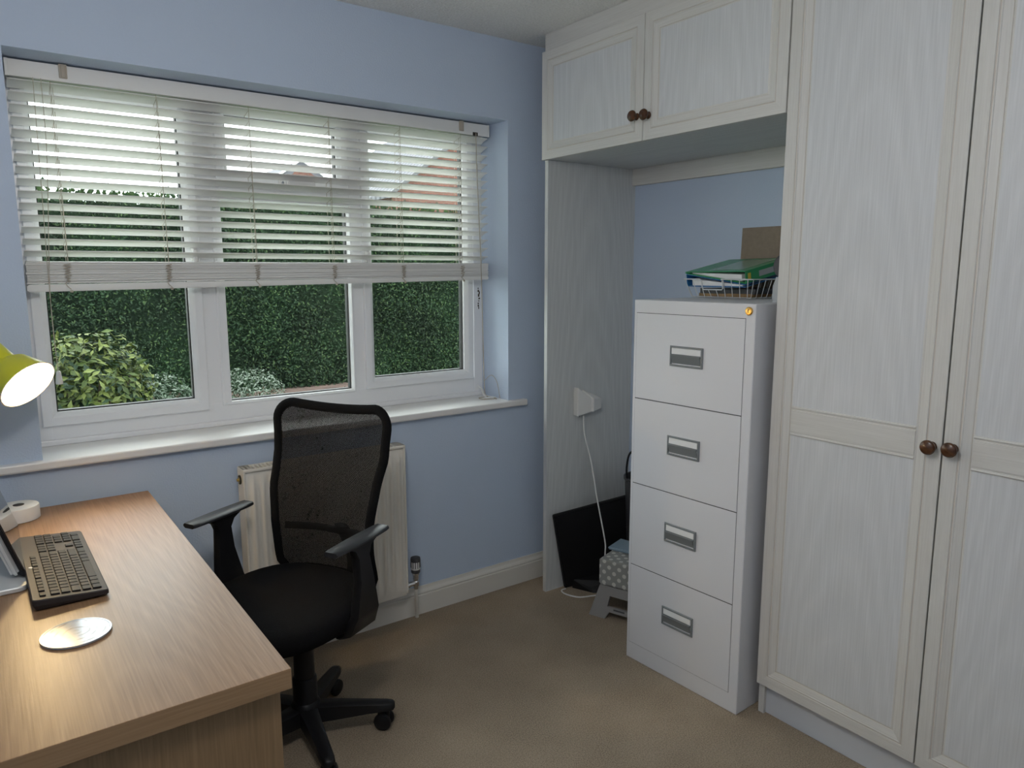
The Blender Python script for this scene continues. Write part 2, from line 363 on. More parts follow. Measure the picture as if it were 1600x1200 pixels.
# ------------------------------------------------------------------ room shell
XL, XR, YB, H = -2.42, 0.5055, -3.15, 2.3547
WL, WR, ZS, ZT = -1.8196, -0.0869, 0.8572, 2.0387
b = B(); box(b, XL-.1, XR+.1, YB-.1, .30, -.12, 0); struct('floor', b, 'carpet')
b = B(); box(b, XL-.1, XR+.1, YB-.1, .30, H, H+.15); struct('ceiling', b, 'ceiling')
b = B()
box(b, XL-.1, WL, 0, .30, 0, H); box(b, WR, XR+.1, 0, .30, 0, H); box(b, WL, WR, 0, .30, 0, ZS-.027); box(b, WL, WR, 0, .30, ZT, H)
struct('wall_window', b, 'wall')
b = B(); box(b, XR, XR+.1, YB, 0, 0, H); struct('wall_right', b, 'wall')
b = B(); box(b, XL-.1, XL, YB, 0, 0, H); struct('wall_left', b, 'wall')
b = B(); box(b, XL-.1, XR+.1, YB-.1, YB, 0, H); struct('wall_back', b, 'wall')
def skirting(name, a, bb, nrm):
    a = Vector(a); bb = Vector(bb); n = Vector(nrm)
    prof = [(0, 0), (.018, 0), (.018, .080), (.0165, .083), (.0135, .0845), (.0165, .088), (.0165, .093), (.013, .099), (.008, .104), (.0065, .110), (.006, .116), (0, .116)]
    bm = B(); loft(bm, [[p + n*d + Vector((0, 0, z)) for d, z in prof] for p in (a, bb)]); struct(name, bm, 'skirt', None, False)
skirting('baseboard_window', (XL, 0, 0), (XR, 0, 0), (0, -1, 0))
skirting('baseboard_left', (XL, YB, 0), (XL, -.018, 0), (1, 0, 0))
skirting('baseboard_back', (XL+.018, YB, 0), (XR, YB, 0), (0, 1, 0))
skirting('baseboard_right', (XR, -1.255, 0), (XR, -.16, 0), (-1, 0, 0))

# ------------------------------------------------------------------ window
win = thing('window_1', None, None, (WL, .2, ZS)); win['kind'] = 'structure'; del_off = (WL, .2, ZS)
Y0, Y1 = .20, .27       # outer frame
ZF = .8735
b = B()
box(b, WL-.0, WL+.045, Y0, Y1, ZF, ZT, .003); box(b, WR-.048, WR, Y0, Y1, ZF, ZT, .003)
box(b, WL+.001, WR-.001, Y0+.0006, Y1-.0006, ZF+.0005, ZF+.069, .003); box(b, WL+.001, WR-.001, Y0+.0006, Y1-.0006, ZT-.045, ZT-.0005, .003)
box(b, -1.296, -1.206, Y0+.001, Y1, ZF+.03, ZT-.03, .003)       # left mullion
box(b, -.718, -.652, Y0+.001, Y1, ZF+.03, ZT-.03, .003)         # right mullion
box(b, -1.24, -.71, Y0+.002, Y1, 1.675, 1.735, .003)            # transom of the middle light
obj('window_frame', b, 'upvc', win, del_off)
b = B(); box(b, WL, WR, Y0-.012, Y0+.01, ZS, ZF+.002, .003); obj('cover_strip', b, 'upvc', win, del_off)
def sash(x0, x1, z0, z1, w, y0=.188, glass=True, wb=None):
    wb = wb or w
    bm = B(); prof = [(0, .02), (0, 0.002), (.003, 0), (w*.62, 0), (w*.74, .003), (w, .014), (w, .03)]
    loops = []
    for ins, dy in prof:
        s = ins/w
        loops.append([(x0+ins, y0+dy, z0+wb*s), (x1-ins, y0+dy, z0+wb*s), (x1-ins, y0+dy, z1-ins), (x0+ins, y0+dy, z1-ins)])
    loops = [loops[-1][:] ] and loops
    loft(bm, loops, False, False)
    o = obj('window_sash', bm, 'upvc', win, del_off)
    bm = B(); g = .004
    loft(bm, [[(x0+w-.001, y0+.028, z0+wb-.001), (x1-w+.001, y0+.028, z0+wb-.001), (x1-w+.001, y0+.028, z1-w+.001), (x0+w-.001, y0+.028, z1-w+.001)],
              [(x0+w+g, y0+.026, z0+wb+g), (x1-w-g, y0+.026, z0+wb+g), (x1-w-g, y0+.026, z1-w-g), (x0+w+g, y0+.026, z1-w-g)],
              [(x0+w+g, y0+.05, z0+wb+g), (x1-w-g, y0+.05, z0+wb+g), (x1-w-g, y0+.05, z1-w-g), (x0+w+g, y0+.05, z1-w-g)]], False, False)
    obj('gasket', bm, 'gasket', o, None).data.transform(Matrix.Translation(-Vector(del_off)))
    bm = B(); box(bm, x0+w, x1-w, y0+.034, y0+.040, z0+wb, z1-w)
    obj('glass_pane', bm, 'glass', win, del_off)
sash(-1.802, -1.288, .921, 2.005, .044)
sash(-.668, -.143, .938, 2.005, .042)
sash(-1.216, -.722, 1.728, 2.005, .040)
# fixed middle pane: slim glazing bead
sash(-1.240, -.712, .930, 1.680, .012, .196, True, .012)
def whandle(x, z, vert=True):
    bm = B()
    if vert: box(bm, x-.011, x+.011, .178, .188, z-.035, z+.03, .003); box(bm, x-.008, x+.008, .160, .172, z-.10, z+.005, .004); box(bm, x-.007, x+.007, .168, .180, z-.012, z+.008, .002)
    else: box(bm, x-.035, x+.03, .178, .188, z-.010, z+.010, .003); box(bm, x-.005, x+.10, .160, .172, z-.008, z+.008, .004); box(bm, x-.008, x+.01, .168, .180, z-.007, z+.007, .002)
    o = obj('window_handle', bm, 'whiteplastic', win, del_off)
    bm = B(); lathe(bm, [(.005, 0), (.005, .004)], (x, .1785, z+.018) if vert else (x-.02, .1785, z), (0, -1, 0), 12)
    k = obj('key_hole', bm, 'chrome', o, del_off)
whandle(-1.309, 1.49); whandle(-.655, 1.49); whandle(-.965, 1.742, False)
# damp stain beside the right frame: dark flaking patch
b = B()
for k in range(9):
    zz = 1.25+.011*k; xx = WR-.020+random.uniform(-.006, .006)
    box(b, xx, xx+random.uniform(.003, .009), .1985, .2005, zz, zz+random.uniform(.006, .013), .0005)
obj('mould_stain', b, 'twig', win, del_off)
# sill board with rounded nose
b = B()
prof = [(.20, ZS), (-.022, ZS), (-.0255, ZS-.0015), (-.027, ZS-.005), (-.027, ZS-.021), (-.025, ZS-.0255), (-.021, ZS-.027), (.20, ZS-.027)]
loft(b, [[(x, y, z) for y, z in prof] for x in (WL, WR)])
prof2 = [(0, ZS), (-.022, ZS), (-.0255, ZS-.0015), (-.027, ZS-.005), (-.027, ZS-.021), (-.025, ZS-.0255), (-.021, ZS-.027), (0, ZS-.027)]
loft(b, [[(x, y, z) for y, z in prof2] for x in (-1.935, WL)]); loft(b, [[(x, y, z) for y, z in prof2] for x in (WR, -.002)])
obj('window_sill', b, 'sill', win, del_off)

# ------------------------------------------------------------------ venetian blind
bo = (-.96, .13, 2.01)
bl = thing('venetian_blind', 'white wooden slatted venetian blind half raised in the window recess', 'blind', bo)
BX0, BX1 = -1.812, -.104
b = B(); box(b, BX0, BX1, .118, .170, 1.990, 2.033, .004); obj('head_rail', b, 'blind', bl, bo)
b = B(); box(b, BX0+.002, BX1-.002, .112, .119, 1.985, 2.0335, .0025); box(b, BX0, BX0+.010, .110, .120, 1.984, 2.034, .002); box(b, BX1-.010, BX1, .110, .120, 1.984, 2.034, .002)
obj('pelmet', b, 'blind', bl, bo)
for x in (-1.665, -.245):
    b = B(); box(b, x-.011, x+.011, .107, .113, 1.995, 2.036, .002); box(b, x-.006, x+.006, .104, .109, 1.997, 2.034, .002)
    obj('bracket_clip', b, 'cord', bl, bo)
slat = None
def slat_mesh(w=.048, t=.0028, tilt=0):
    bm = B(); n = 7; top = []; bot = []
    for i in range(n):
        u = (i/(n-1)-.5)*w; crown = .0022*(1-(2*u/w)**2)
        top.append((u, crown+t/2)); bot.append((u, crown-t/2))
    prof = top+bot[::-1]; ct, st = math.cos(tilt), math.sin(tilt)
    prof = [(u*ct+z*st, -u*st+z*ct) for u, z in prof]     # outer edge lower
    loft(bm, [[(x, y, z) for y, z in prof] for x in (-(BX1-BX0)/2+.004, (BX1-BX0)/2-.004)])
    return bm
sy = .144; sxc = (BX0+BX1)/2
loose = obj('slat', slat_mesh(.050, tilt=math.radians(18.5)), 'blind', bl, None, True)
pitch_ = .0355
for i in range(15):
    o = loose if i == 0 else loose.copy()
    if i: COL.objects.link(o); o.parent = bl
    o.location = Vector((sxc, sy, 1.971-pitch_*i))-Vector(bo)
stk = obj('slat', slat_mesh(tilt=0), 'blind', bl, None, True)
NS = 17
for i in range(NS):
    o = stk if i == 0 else stk.copy()
    if i: COL.objects.link(o); o.parent = bl
    zl = 1.4465-.0040*i; zr = 1.4500-.0031*i
    o.location = Vector((sxc+random.uniform(-.002, .002), sy+random.uniform(-.0035, .0035), (zl+zr)/2))-Vector(bo)
    o.rotation_euler = (math.radians(random.uniform(-1.2, 1.2)), -math.atan((zr-zl)/(BX1-BX0)), 0)
b = B(); hexa(b, [(BX0+.002, .118, 1.356), (BX1-.002, .118, 1.382), (BX1-.002, .170, 1.382), (BX0+.002, .170, 1.356),
                  (BX0+.002, .118, 1.378), (BX1-.002, .118, 1.3985), (BX1-.002, .170, 1.3985), (BX0+.002, .170, 1.378)])
bmesh.ops.bevel(b, geom=b.edges[:], offset=.003, segments=2, affect='EDGES'); obj('bottom_rail', b, 'blind', bl, bo)
for x in (-1.700, -1.408, -1.114, -.822, -.527, -.245):
    b = B(); t = (x-BX0)/(BX1-BX0)
    for yy in (.1195, .1685):
        tube(b, [(x, yy, 1.985), (x+.003, yy, 1.45)], .0009, 5)
    tube(b, [(x+.008, .144, 1.985), (x+.006, .144, 1.38)], .0009, 5)
    for i in range(15):    # ladder rungs
        z = 1.971-pitch_*i-.004; tube(b, [(x, .1195, z+.005), (x, .1685, z-.007)], .0007, 4)
    obj('ladder_cord', b, 'cord', bl, bo)
    b = B(); pts = []
    for k in range(14):
        z = 1.442-(.058-.012*t)*k/13; pts.append((x+(-1)**k*(.010-.0003*k)+.002*math.sin(k*2.1+x*9), .1135-.002*(k % 3), z))
    pts += [(x-.004, .113, 1.385-.003+.022*t-.01), (x+.006, .112, 1.362+.022*t)]
    tube(b, smoothpts(pts, 3), .0014, 5); lathe(b, [(.004, 0), (.005, .003), (.003, .007)], (x+.006, .113, 1.352+.025*t), (0, 0, 1), 8)
    obj('gathered_cord', b, 'cord', bl, bo)
# pull cords at the left with the white pull
b = B()
for x0, x1, z1 in ((-1.744, -1.752, 1.105), (-1.724, -1.7515, 1.105)):
    tube(b, smoothpts([(x0, .104, 1.986), (x0-.004, .098, 1.75), (x1-.002, .098, 1.35), (x1, .098, z1)], 5), .0010, 5)
obj('pull_cord', b, 'cord', bl, bo)
b = B(); lathe(b, [(.0035, 0), (.0065, -.003), (.0105, -.038), (.0095, -.042), (.003, -.043)], (-1.7515, .098, 1.112), (0, 0, 1), 14)
obj('cord_pull', b, 'whiteplastic', bl, bo, True)
b = B()
tube(b, smoothpts([(-.176, .106, 1.992), (-.172, .104, 1.80), (-.158, .102, 1.45), (-.150, .102, 1.10), (-.142, .108, .935), (-.128, .115, .868), (-.10, .09, .8605), (-.12, .06, .8595), (-.17, .08, .8595), (-.16, .12, .8595), (-.11, .11, .8600), (-.115, .05, .8595)], 7), .0021, 6)
tube(b, smoothpts([(-.142, .108, .935), (-.118, .085, .962), (-.100, .068, .93), (-.094, .055, .8600)], 6), .0012, 5)
obj('tilt_cord', b, 'cord', bl, bo)
b = B(); tube(b, smoothpts([(-.150, .15, .912), (-.140, .135, .90), (-.136, .12, .872), (-.128, .11, .8625)], 5), [.004]*6+[.006]*10, 8); box(b, -.155, -.10, .075, .10, .8575, .863, .002); obj('cord_cleat', b, 'whiteplastic', bl, bo, True)
b = B(); box(b, -.188, -.164, .1085, .1125, 1.983, 1.997, .001); obj('cord_slot', b, 'dark', bl, bo)

# ------------------------------------------------------------------ fitted furniture: doors
def door(name, y0, y1, z0, z1, root, off, mid=None, xf=-.02, th=.019, pm='panel_wood'):
    """framed door in the plane x = xf (front faces -x); y0 > y1"""
    bm = B()
    prof = [(0, -th), (0, -.001), (.001, 0), (.034, 0), (.0350, -.002), (.0375, -.002), (.0385, 0), (.041, 0), (.042, -.0015), (.052, -.004), (.061, -.006), (.062, -.0075), (.0655, -.0060), (.067, -.0060)]
    loops = [[(xf-h, y0-i, z0+i), (xf-h, y1+i, z0+i), (xf-h, y1+i, z1-i), (xf-h, y0-i, z1-i)] for i, h in prof]
    rows = [[bm.verts.new(p) for p in l] for l in loops]
    for k, (a, c) in enumerate(zip(rows, rows[1:])):
        for i in range(4):
            f = bm.faces.new((a[i], a[(i+1) % 4], c[(i+1) % 4], c[i]))
            f.material_index = 2 if (k in (4, 10)) else (3 if i in (0, 2) else 0)
    bm.faces.new(rows[0][::-1]); bm.faces.new(rows[-1]).material_index = 1
    d = obj(name, bm, ['frame_wood', pm, 'groove', 'rail_wood'], root, off)
    if mid:
        a, c = mid; bm = B()
        pr = [(a, -.0060), (a+.001, -.0025), (a+.004, -.0008), (a+.007, -.0025), (a+.008, -.0045), (a+.0115, -.0045), (a+.0125, -.002), (c-.0125, -.002), (c-.0115, -.0045), (c-.008, -.0045), (c-.007, -.0025), (c-.004, -.0008), (c-.001, -.0025), (c, -.0060)]
        loft(bm, [[(xf-h, y, z) for z, h in pr]+[(xf+.012, y, c), (xf+.012, y, a)] for y in (y0-.0665, y1+.0665)])
        obj('middle_rail', bm, 'rail_wood', d, off)
    return d
def knob(d, y, z, off, xf=-.02):
    bm = B(); lathe(bm, [(.011, 0), (.0125, .002), (.010, .006), (.0075, .010), (.008, .014), (.014, .018), (.0185, .023), (.019, .027), (.016, .032), (.009, .035), (.001, .036)], (xf, y, z), (-1, 0, 0), 28)
    obj('knob', bm, 'knob', d, off, True)
# overhead cabinet over the alcove, with its end panel
oo = (.25, -.70, 0)
oh = thing('overhead_cabinet', 'white washed wood overhead cabinet with two doors above the alcove', 'cabinet', oo)
Ya, Yb2, Ym = -.1422, -1.2655, -.7036
b = B(); box(b, 0, XR-.001, Ya, Yb2, 1.8685, 1.886, .001); box(b, 0, XR-.001, Ya, Yb2, 2.267, 2.2843, .001); box(b, 0, XR-.001, Ya, Ya-.018, 1.886, 2.267); box(b, 0, XR-.001, Yb2+.018, Yb2, 1.886, 2.267); box(b, XR-.008, XR-.001, Ya-.018, Yb2+.018, 1.886, 2.267)
obj('cabinet_body', b, 'panel_side', oh, oo)
b = B(); box(b, -.002, .016, Ya, Yb2, 2.2855, H, .001); obj('filler_strip', b, 'rail_wood', oh, oo)
d = door('door', Ya-.001, Ym+.0015, 1.866, 2.283, oh, oo, pm='panel_top'); knob(d, -.676, 1.950, oo)
d = door('door', Ym-.0015, Yb2+.002, 1.866, 2.283, oh, oo, pm='panel_top'); knob(d, -.731, 1.946, oo)
b = B(); box(b, 0, XR-.001, Ya, Ya-.018, 0, 1.868, .001, 0); obj('end_panel', b, 'panel_side', oh, oo)
b = B(); box(b, XR-.019, XR-.001, Ya-.019, Yb2, 1.797, 1.868, .001); obj('back_rail', b, 'rail_wood', oh, oo)
# tall wardrobe
wo = (.25, -1.77, 0)
wd = thing('wardrobe', 'tall white washed wood wardrobe with panelled doors and brown wooden knobs', 'wardrobe', wo)
Y2, Y3, Y4 = -1.2678, -1.7605, -2.2535
b = B(); box(b, .0, XR-.001, Y2, Y2-.018, 0, 2.3535, .001); box(b, 0, XR-.001, Y4+.018, Y4, 0, 2.3535, .001); box(b, 0, XR-.001, Y2-.018, Y4+.018, .10, .118); box(b, 0, XR-.001, Y2-.018, Y4+.018, 2.30, 2.3535); box(b, XR-.008, XR-.001, Y2-.018, Y4+.018, .118, 2.30); obj('wardrobe_body', b, 'frame_wood', wd, wo)
b = B(); box(b, .013, .03, Y2-.018, Y4, 0, .10, .001); obj('plinth', b, 'plinth', wd, wo)
d = door('door', Y2-.001, Y3+.002, .108, 2.300, wd, wo, (.934, 1.0225)); knob(d, -1.7365, .979, wo)
d = door('door', Y3-.002, Y4+.001, .108, 2.300, wd, wo, (.934, 1.0225)); knob(d, -1.7865, .982, wo)

# ------------------------------------------------------------------ filing cabinet (local frame: front face y=0, +y into the alcove... built along its own axes)
fa = Vector((-.1003, -.7652, 0)); fb = Vector((-.0812, -1.2416, 0)); wv = (fb-fa); FW = wv.length
rz = math.atan2(wv.y, wv.x)      # local +x runs along the front, local +y goes back
fc = thing('filing_cabinet', 'white steel four drawer filing cabinet standing in the alcove', 'filing cabinet', fa, rz)
FD, FH = .585, 1.321
b = B()
box(b, 0, FW, 0, FD, 0, FH, .003)
obj('cabinet_body', b, 'cab', fc, None)
zs = [FH-.0435, .979, .672, .3665, .064]
for i in range(4):
    zt, zb = zs[i], zs[i+1]; b = B()
    box(b, .0132, FW-.0332, -.0016, .004, zb+.0013, zt-.0016, .0010)
    dr = obj('drawer', b, 'cab', fc, None)
    b = B(); box(b, .0122, FW-.0322, -.0003, .003, zb+.0002, zt); obj('shadow_gap', b, 'gap', dr, None)
    cx = FW/2-.008; cz = (zs[i]+zs[i+1])/2+.013
    b = B()   # label-holder handle with a cupped pull
    w, h = .066, .0335
    rim = lambda hw, hh, y: [(cx-hw, y, cz-hh), (cx+hw, y, cz-hh), (cx+hw, y, cz+hh), (cx-hw, y, cz+hh)]
    loft(b, [rim(w, h, .003), rim(w, h, -.005), rim(w-.002, h-.002, -.007), rim(w-.006, h-.006, -.007), rim(w-.0065, h-.0065, -.001)], False, False)
    box(b, cx-w+.004, cx+w-.004, -.0065, .001, cz+.000, cz+.006, .001)
    v = [(cx-w+.006, -.001, cz-.028), (cx+w-.006, -.001, cz-.028), (cx+w-.006, .0012, cz+.002), (cx-w+.006, .0012, cz+.002)]
    loft(b, [v, [(p[0], p[1]+.0005, p[2]) for p in v]])
    hexa(b, [(cx-w+.008, -.0008, cz-.027), (cx+w-.008, -.0008, cz-.027), (cx+w-.008, -.0004, cz-.027), (cx-w+.008, -.0004, cz-.027), (cx-w+.008, -.012, cz+.004), (cx+w-.008, -.012, cz+.004), (cx+w-.008, -.009, cz+.004), (cx-w+.008, -.009, cz+.004)])
    hh_ = obj('handle', b, 'handle', dr, None)
    b = B(); box(b, cx-w+.008, cx+w-.008, -.0062, -.0022, cz+.007, cz+.0265); obj('label_card', b, 'paper', hh_, None)
b = B(); lathe(b, [(.0125, 0), (.0125, .004), (.0105, .006), (.004, .0065)], (FW-.022, 0, FH-.0215), (0, -1, 0), 24)
lk = obj('lock', b, 'brass', fc, None, True)
b = B(); box(b, FW-.0233, FW-.0207, -.0072, -.006, FH-.0265, FH-.0165, .0004); obj('keyhole', b, 'dark', lk, None)

# ------------------------------------------------------------------ wire tray with binders on the filing cabinet
TZ = FH
to = (.345, -.87, TZ)
tr = thing('wire_tray', 'white wire letter tray on top of the filing cabinet', 'tray', to)
tx0, tx1, ty0, ty1, th_ = .194, .470, -.720, -1.020, .068
ins = .022
b = B(); R_ = .0022
tube(b, [(tx0, -.775, TZ+th_), (tx0, ty0-.01, TZ+th_), (tx0+.01, ty0, TZ+th_), (tx1-.01, ty0, TZ+th_), (tx1, ty0-.01, TZ+th_), (tx1, ty1+.01, TZ+th_), (tx1-.01, ty1, TZ+th_), (tx0+.01, ty1, TZ+th_), (tx0, ty1+.01, TZ+th_),
         (tx0, -.895, TZ+th_), (tx0+.001, -.90, TZ+th_-.005), (tx0+.006, -.90, TZ+.036), (tx0+.007, -.895, TZ+.031), (tx0+.007, -.815, TZ+.031), (tx0+.006, -.81, TZ+.036), (tx0+.001, -.807, TZ+th_-.005), (tx0, -.80, TZ+th_), (tx0, -.775, TZ+th_)], R_, 8)
obj('rim', b, 'wire', tr, to)
b = B()
for k in range(9):
    y = ty0-.012-(abs(ty1-ty0)-.024)*k/8
    if -.90 < y < -.81: pts = [(tx0+.007, y, TZ+.031)]
    else: pts = [(tx0, y, TZ+th_)]
    yy = (y-(-.88))*.88-.88
    tube(b, pts+[(tx0+ins, yy, TZ+.0025), (tx1-ins, yy, TZ+.0025), (tx1, y, TZ+th_)], .0014, 6)
for k in range(8):
    x = tx0+.016+(tx1-tx0-.032)*k/7; xx = (x-.335)*.85+.335
    tube(b, [(x, ty0, TZ+th_), (xx, ty0-ins, TZ+.004), (xx, ty1+ins, TZ+.004), (x, ty1, TZ+th_)], .0014, 6)
obj('wire_mesh', b, 'wire', tr, to)
# magazines in the tray
def slab(name, label, cat, x0, x1, y0, y1, z0, z1, mat, group=None, rzz=0, bev=.001):
    cx, cy = (x0+x1)/2, (y0+y1)/2; bm = B(); box(bm, x0-cx, x1-cx, y0-cy, y1-cy, 0, z1-z0, bev)
    o = obj(name, bm, mat, None, None); o.location = (cx, cy, z0); o.rotation_euler = (0, 0, rzz); return tag(o, label, cat, group)
slab('magazine', 'brown and dark magazine at the bottom of the wire tray', 'magazine', .245, .425, -.760, -.990, TZ+.0065, TZ+.016, 'mag2', 'papers in the wire tray')
slab('magazine', 'black magazine lying under the blue binder in the wire tray', 'magazine', .245, .425, -.765, -.998, TZ+.0165, TZ+.034, 'mag1', 'papers in the wire tray', .02)
def wedge(bm, x0, x1, y0, y1, lo_, hi_):
    """lo_, hi_: (z at y0, z at y1)"""
    hexa(bm, [(x0, y0, lo_[0]), (x1, y0, lo_[0]), (x1, y1, lo_[1]), (x0, y1, lo_[1]), (x0, y0, hi_[0]), (x1, y0, hi_[0]), (x1, y1, hi_[1]), (x0, y1, hi_[1])])
tilt_ = (0, math.radians(-10.5), 0)
# blue: spine on the window side, top cover rising towards it
bb_ = thing('ring_binder', 'blue ring binder lying in the tray under the green binder', 'binder', (.207, -.990, 1.3615), 0, 'binders in the wire tray'); bb_.rotation_euler = tilt_
b = B(); box(b, 0, .235, 0, .254, 0, .0025); obj('back_cover', b, 'blue', bb_)
b = B(); wedge(b, 0, .235, 0, .254, (.0085, .0435), (.0110, .0460)); obj('front_cover', b, 'blue', bb_)
b = B(); box(b, 0, .235, .254, .2565, 0, .046, .0006); obj('spine', b, 'blue', bb_)
b = B(); wedge(b, .006, .22, .015, .235, (.0030, .0030), (.0080, .026)); obj('paper_sheets', b, 'paper', bb_)
# green: spine on the wardrobe side
gb = thing('ring_binder', 'green ring binder with a clear cover pocket, topmost in the tray', 'binder', (.203, -.993, 1.3745), 0, 'binders in the wire tray'); gb.rotation_euler = tilt_
b = B(); wedge(b, 0, .262, 0, .262, (0, .0345), (.0025, .0370)); obj('back_cover', b, 'green', gb)
b = B(); wedge(b, 0, .262, 0, .262, (.0415, .0385), (.0440, .0410)); obj('front_cover', b, 'green', gb)
b = B(); box(b, 0, .262, -.0025, 0, 0, .044, .0006); obj('spine', b, 'green', gb)
b = B(); wedge(b, .008, .25, .02, .235, (.0065, .0340), (.030, .0372)); obj('paper_sheets', b, 'paper', gb)
b = B(); box(b, .012, .028, -.0032, -.0024, .010, .034); obj('spine_label', b, 'yellowlab', gb, label='small yellow label')
b = B(); box(b, .075, .20, -.0032, -.0024, .012, .032); obj('spine_label', b, 'greylight', gb, label='pale grey label strip')
b = B(); wedge(b, .03, .24, .03, .17, (.0430, .0410), (.0443, .0426)); obj('cover_pocket', b, 'greenpale', gb)
# brown board against the alcove wall and the half hidden round gadget
b = B(); box(b, -.004, .004, -.10, .10, 0, .262, .001); o = obj('fibreboard_panel', b, 'brown'); o.location = (XR-.014, -.852, TZ+.0003); o.rotation_euler = (0, math.radians(2), 0)
tag(o, 'plain brown board leaning on the blue alcove wall behind the green binder', 'board')
b = B(); box(b, -.004, .004, -.10, .10, 0, .262, .001); b.free()
go = (.12, -1.205, TZ)
g = thing('round_gadget', 'dark round object on a light grey stand at the right end of the cabinet top', 'gadget', go)
b = B(); loft(b, [[(x, y, z) for x, y in rrect(.06, .075, .02, 5)] for z in (0, .05)] + [[(x, y, .078) for x, y in rrect(.05, .06, .02, 5)]]); obj('stand', b, 'greylight', g)
b = B(); lathe(b, [(.001, -.014), (.037, -.013), (.041, -.008), (.041, .008), (.037, .013), (.001, .014)], (0, 0, .112), (-1, -.3, 0), 32); obj('disc', b, 'greydark', g, None, True)

# ------------------------------------------------------------------ alcove floor things
A = Vector((.112, -.172, .006)); Dd = Vector((.030, -.1655, .356)); T = Vector((.375, -.305, .425))
u = (T-Dd).normalized(); w_ = (Dd-A); w_ = (w_-u*w_.dot(u)); Ht_ = w_.length; w_.normalize(); nn = u.cross(w_).normalized()
if nn.y > 0: nn = -nn
A2 = Dd-w_*Ht_; Wt = .53
Wt = .36
tv = thing('television', 'black flat screen leaning askew against the alcove end panel behind the step stool', 'television', A2)
def tvp(a, c, e): return A2+u*a+w_*c+nn*e
b = B(); hexa(b, [tvp(0, 0, -.0), tvp(Wt, 0, 0), tvp(Wt, 0, .022), tvp(0, 0, .022), tvp(0, Ht_, 0), tvp(Wt, Ht_, 0), tvp(Wt, Ht_, .022), tvp(0, Ht_, .022)]); bmesh.ops.bevel(b, geom=b.edges[:], offset=.003, segments=2, affect='EDGES')
obj('casing', b, 'tvblack', tv, A2)
b = B(); hexa(b, [tvp(.012, .02, .0215), tvp(Wt-.012, .02, .0215), tvp(Wt-.012, .02, .023), tvp(.012, .02, .023), tvp(.012, Ht_-.012, .0215), tvp(Wt-.012, Ht_-.012, .0215), tvp(Wt-.012, Ht_-.012, .023), tvp(.012, Ht_-.012, .023)]); obj('screen', b, 'tvblack', tv, A2)
b = B(); hexa(b, [(.125, -.20, .0), (.26, -.235, 0), (.215, -.34, 0), (.165, -.295, 0), (.125, -.20, .04), (.27, -.225, .06), (.225, -.32, .05), (.165, -.28, .018)]); obj('stand_foot', b, 'tvblack', tv, A2)
# plug adapter on the end panel + white cable
po = (.20, -.1612, .85)
pg = thing('plug_adapter', 'white wedge shaped plug adapter on the alcove end panel', 'plug adapter', po)
b = B(); yq = -.1612
hexa(b, [(.150, yq, .787), (.245, yq, .800), (.222, -.205, .803), (.148, -.195, .787), (.150, yq, .915), (.245, yq, .868), (.222, -.205, .862), (.148, -.195, .915)])
bmesh.ops.bevel(b, geom=b.edges[:], offset=.003, segments=2, affect='EDGES'); obj('adapter_body', b, 'whiteplastic', pg, po)
b = B(); hexa(b, [(.20, yq, .800), (.285, yq, .812), (.285, -.200, .812), (.224, -.214, .803), (.20, yq, .900), (.285, yq, .862), (.285, -.200, .858), (.224, -.214, .862)])
bmesh.ops.bevel(b, geom=b.edges[:], offset=.002, segments=2, affect='EDGES'); obj('plug_body', b, 'whiteplastic', pg, po)
b = B(); box(b, .156, .164, -.190, -.182, .780, .790, .001); obj('cable_clip', b, 'greylight', pg, po)
b = B(); tube(b, smoothpts([(.187, -.190, .786), (.190, -.195, .70), (.205, -.225, .58), (.190, -.285, .42), (.200, -.325, .25), (.185, -.345, .20), (.172, -.352, .12), (.178, -.345, .03), (.165, -.330, .006), (.125, -.318, .0045), (.077, -.295, .0045), (.052, -.240, .0045), (.060, -.200, .0045), (.088, -.196, .0045)], 8), .0032, 8)
o = obj('power_cable', b, 'whiteplastic', None, (.187, -.190, .786), True); tag(o, 'thin white cable hanging from the plug adapter and looping on the carpet', 'cable')
# folding step stool
so = (.20, -.45, 0)
st = thing('step_stool', 'grey folding step stool with polka dot tread beside the filing cabinet', 'step stool', so)
# axes: e1 along near edge (towards the filing cabinet), e2 deeper into the alcove
Zs = .245
e1 = Vector((.05, -.145, 0)).normalized(); e2 = Vector((.145, .05, 0)).normalized()
K = Vector((.048, -.452, 0))
sp = lambda a, c, z: K+e1*a+e2*c+Vector((0, 0, z))
SL, SW = .272, .19
b = B()
pr = [(0, -.045), (-.004, -.040), (-.004, -.006), (.004, 0), (SW-.004, 0), (SW, -.006), (SW, -.04)]
loft(b, [[sp(a, c, Zs+z) for c, z in pr] for a in (0, SL)], True, True, False)
box_pts = [sp(0, 0, Zs-.115), sp(SL, 0, Zs-.115), sp(SL, SW, Zs-.115), sp(0, SW, Zs-.115), sp(0, 0, Zs-.002), sp(SL, 0, Zs-.002), sp(SL, SW, Zs-.002), sp(0, SW, Zs-.002)]
b.free(); b = B(); hexa(b, box_pts); bmesh.ops.bevel(b, geom=b.edges[:], offset=.006, segments=3, affect='EDGES')
obj('tread', b, 'dots', st, so, True)
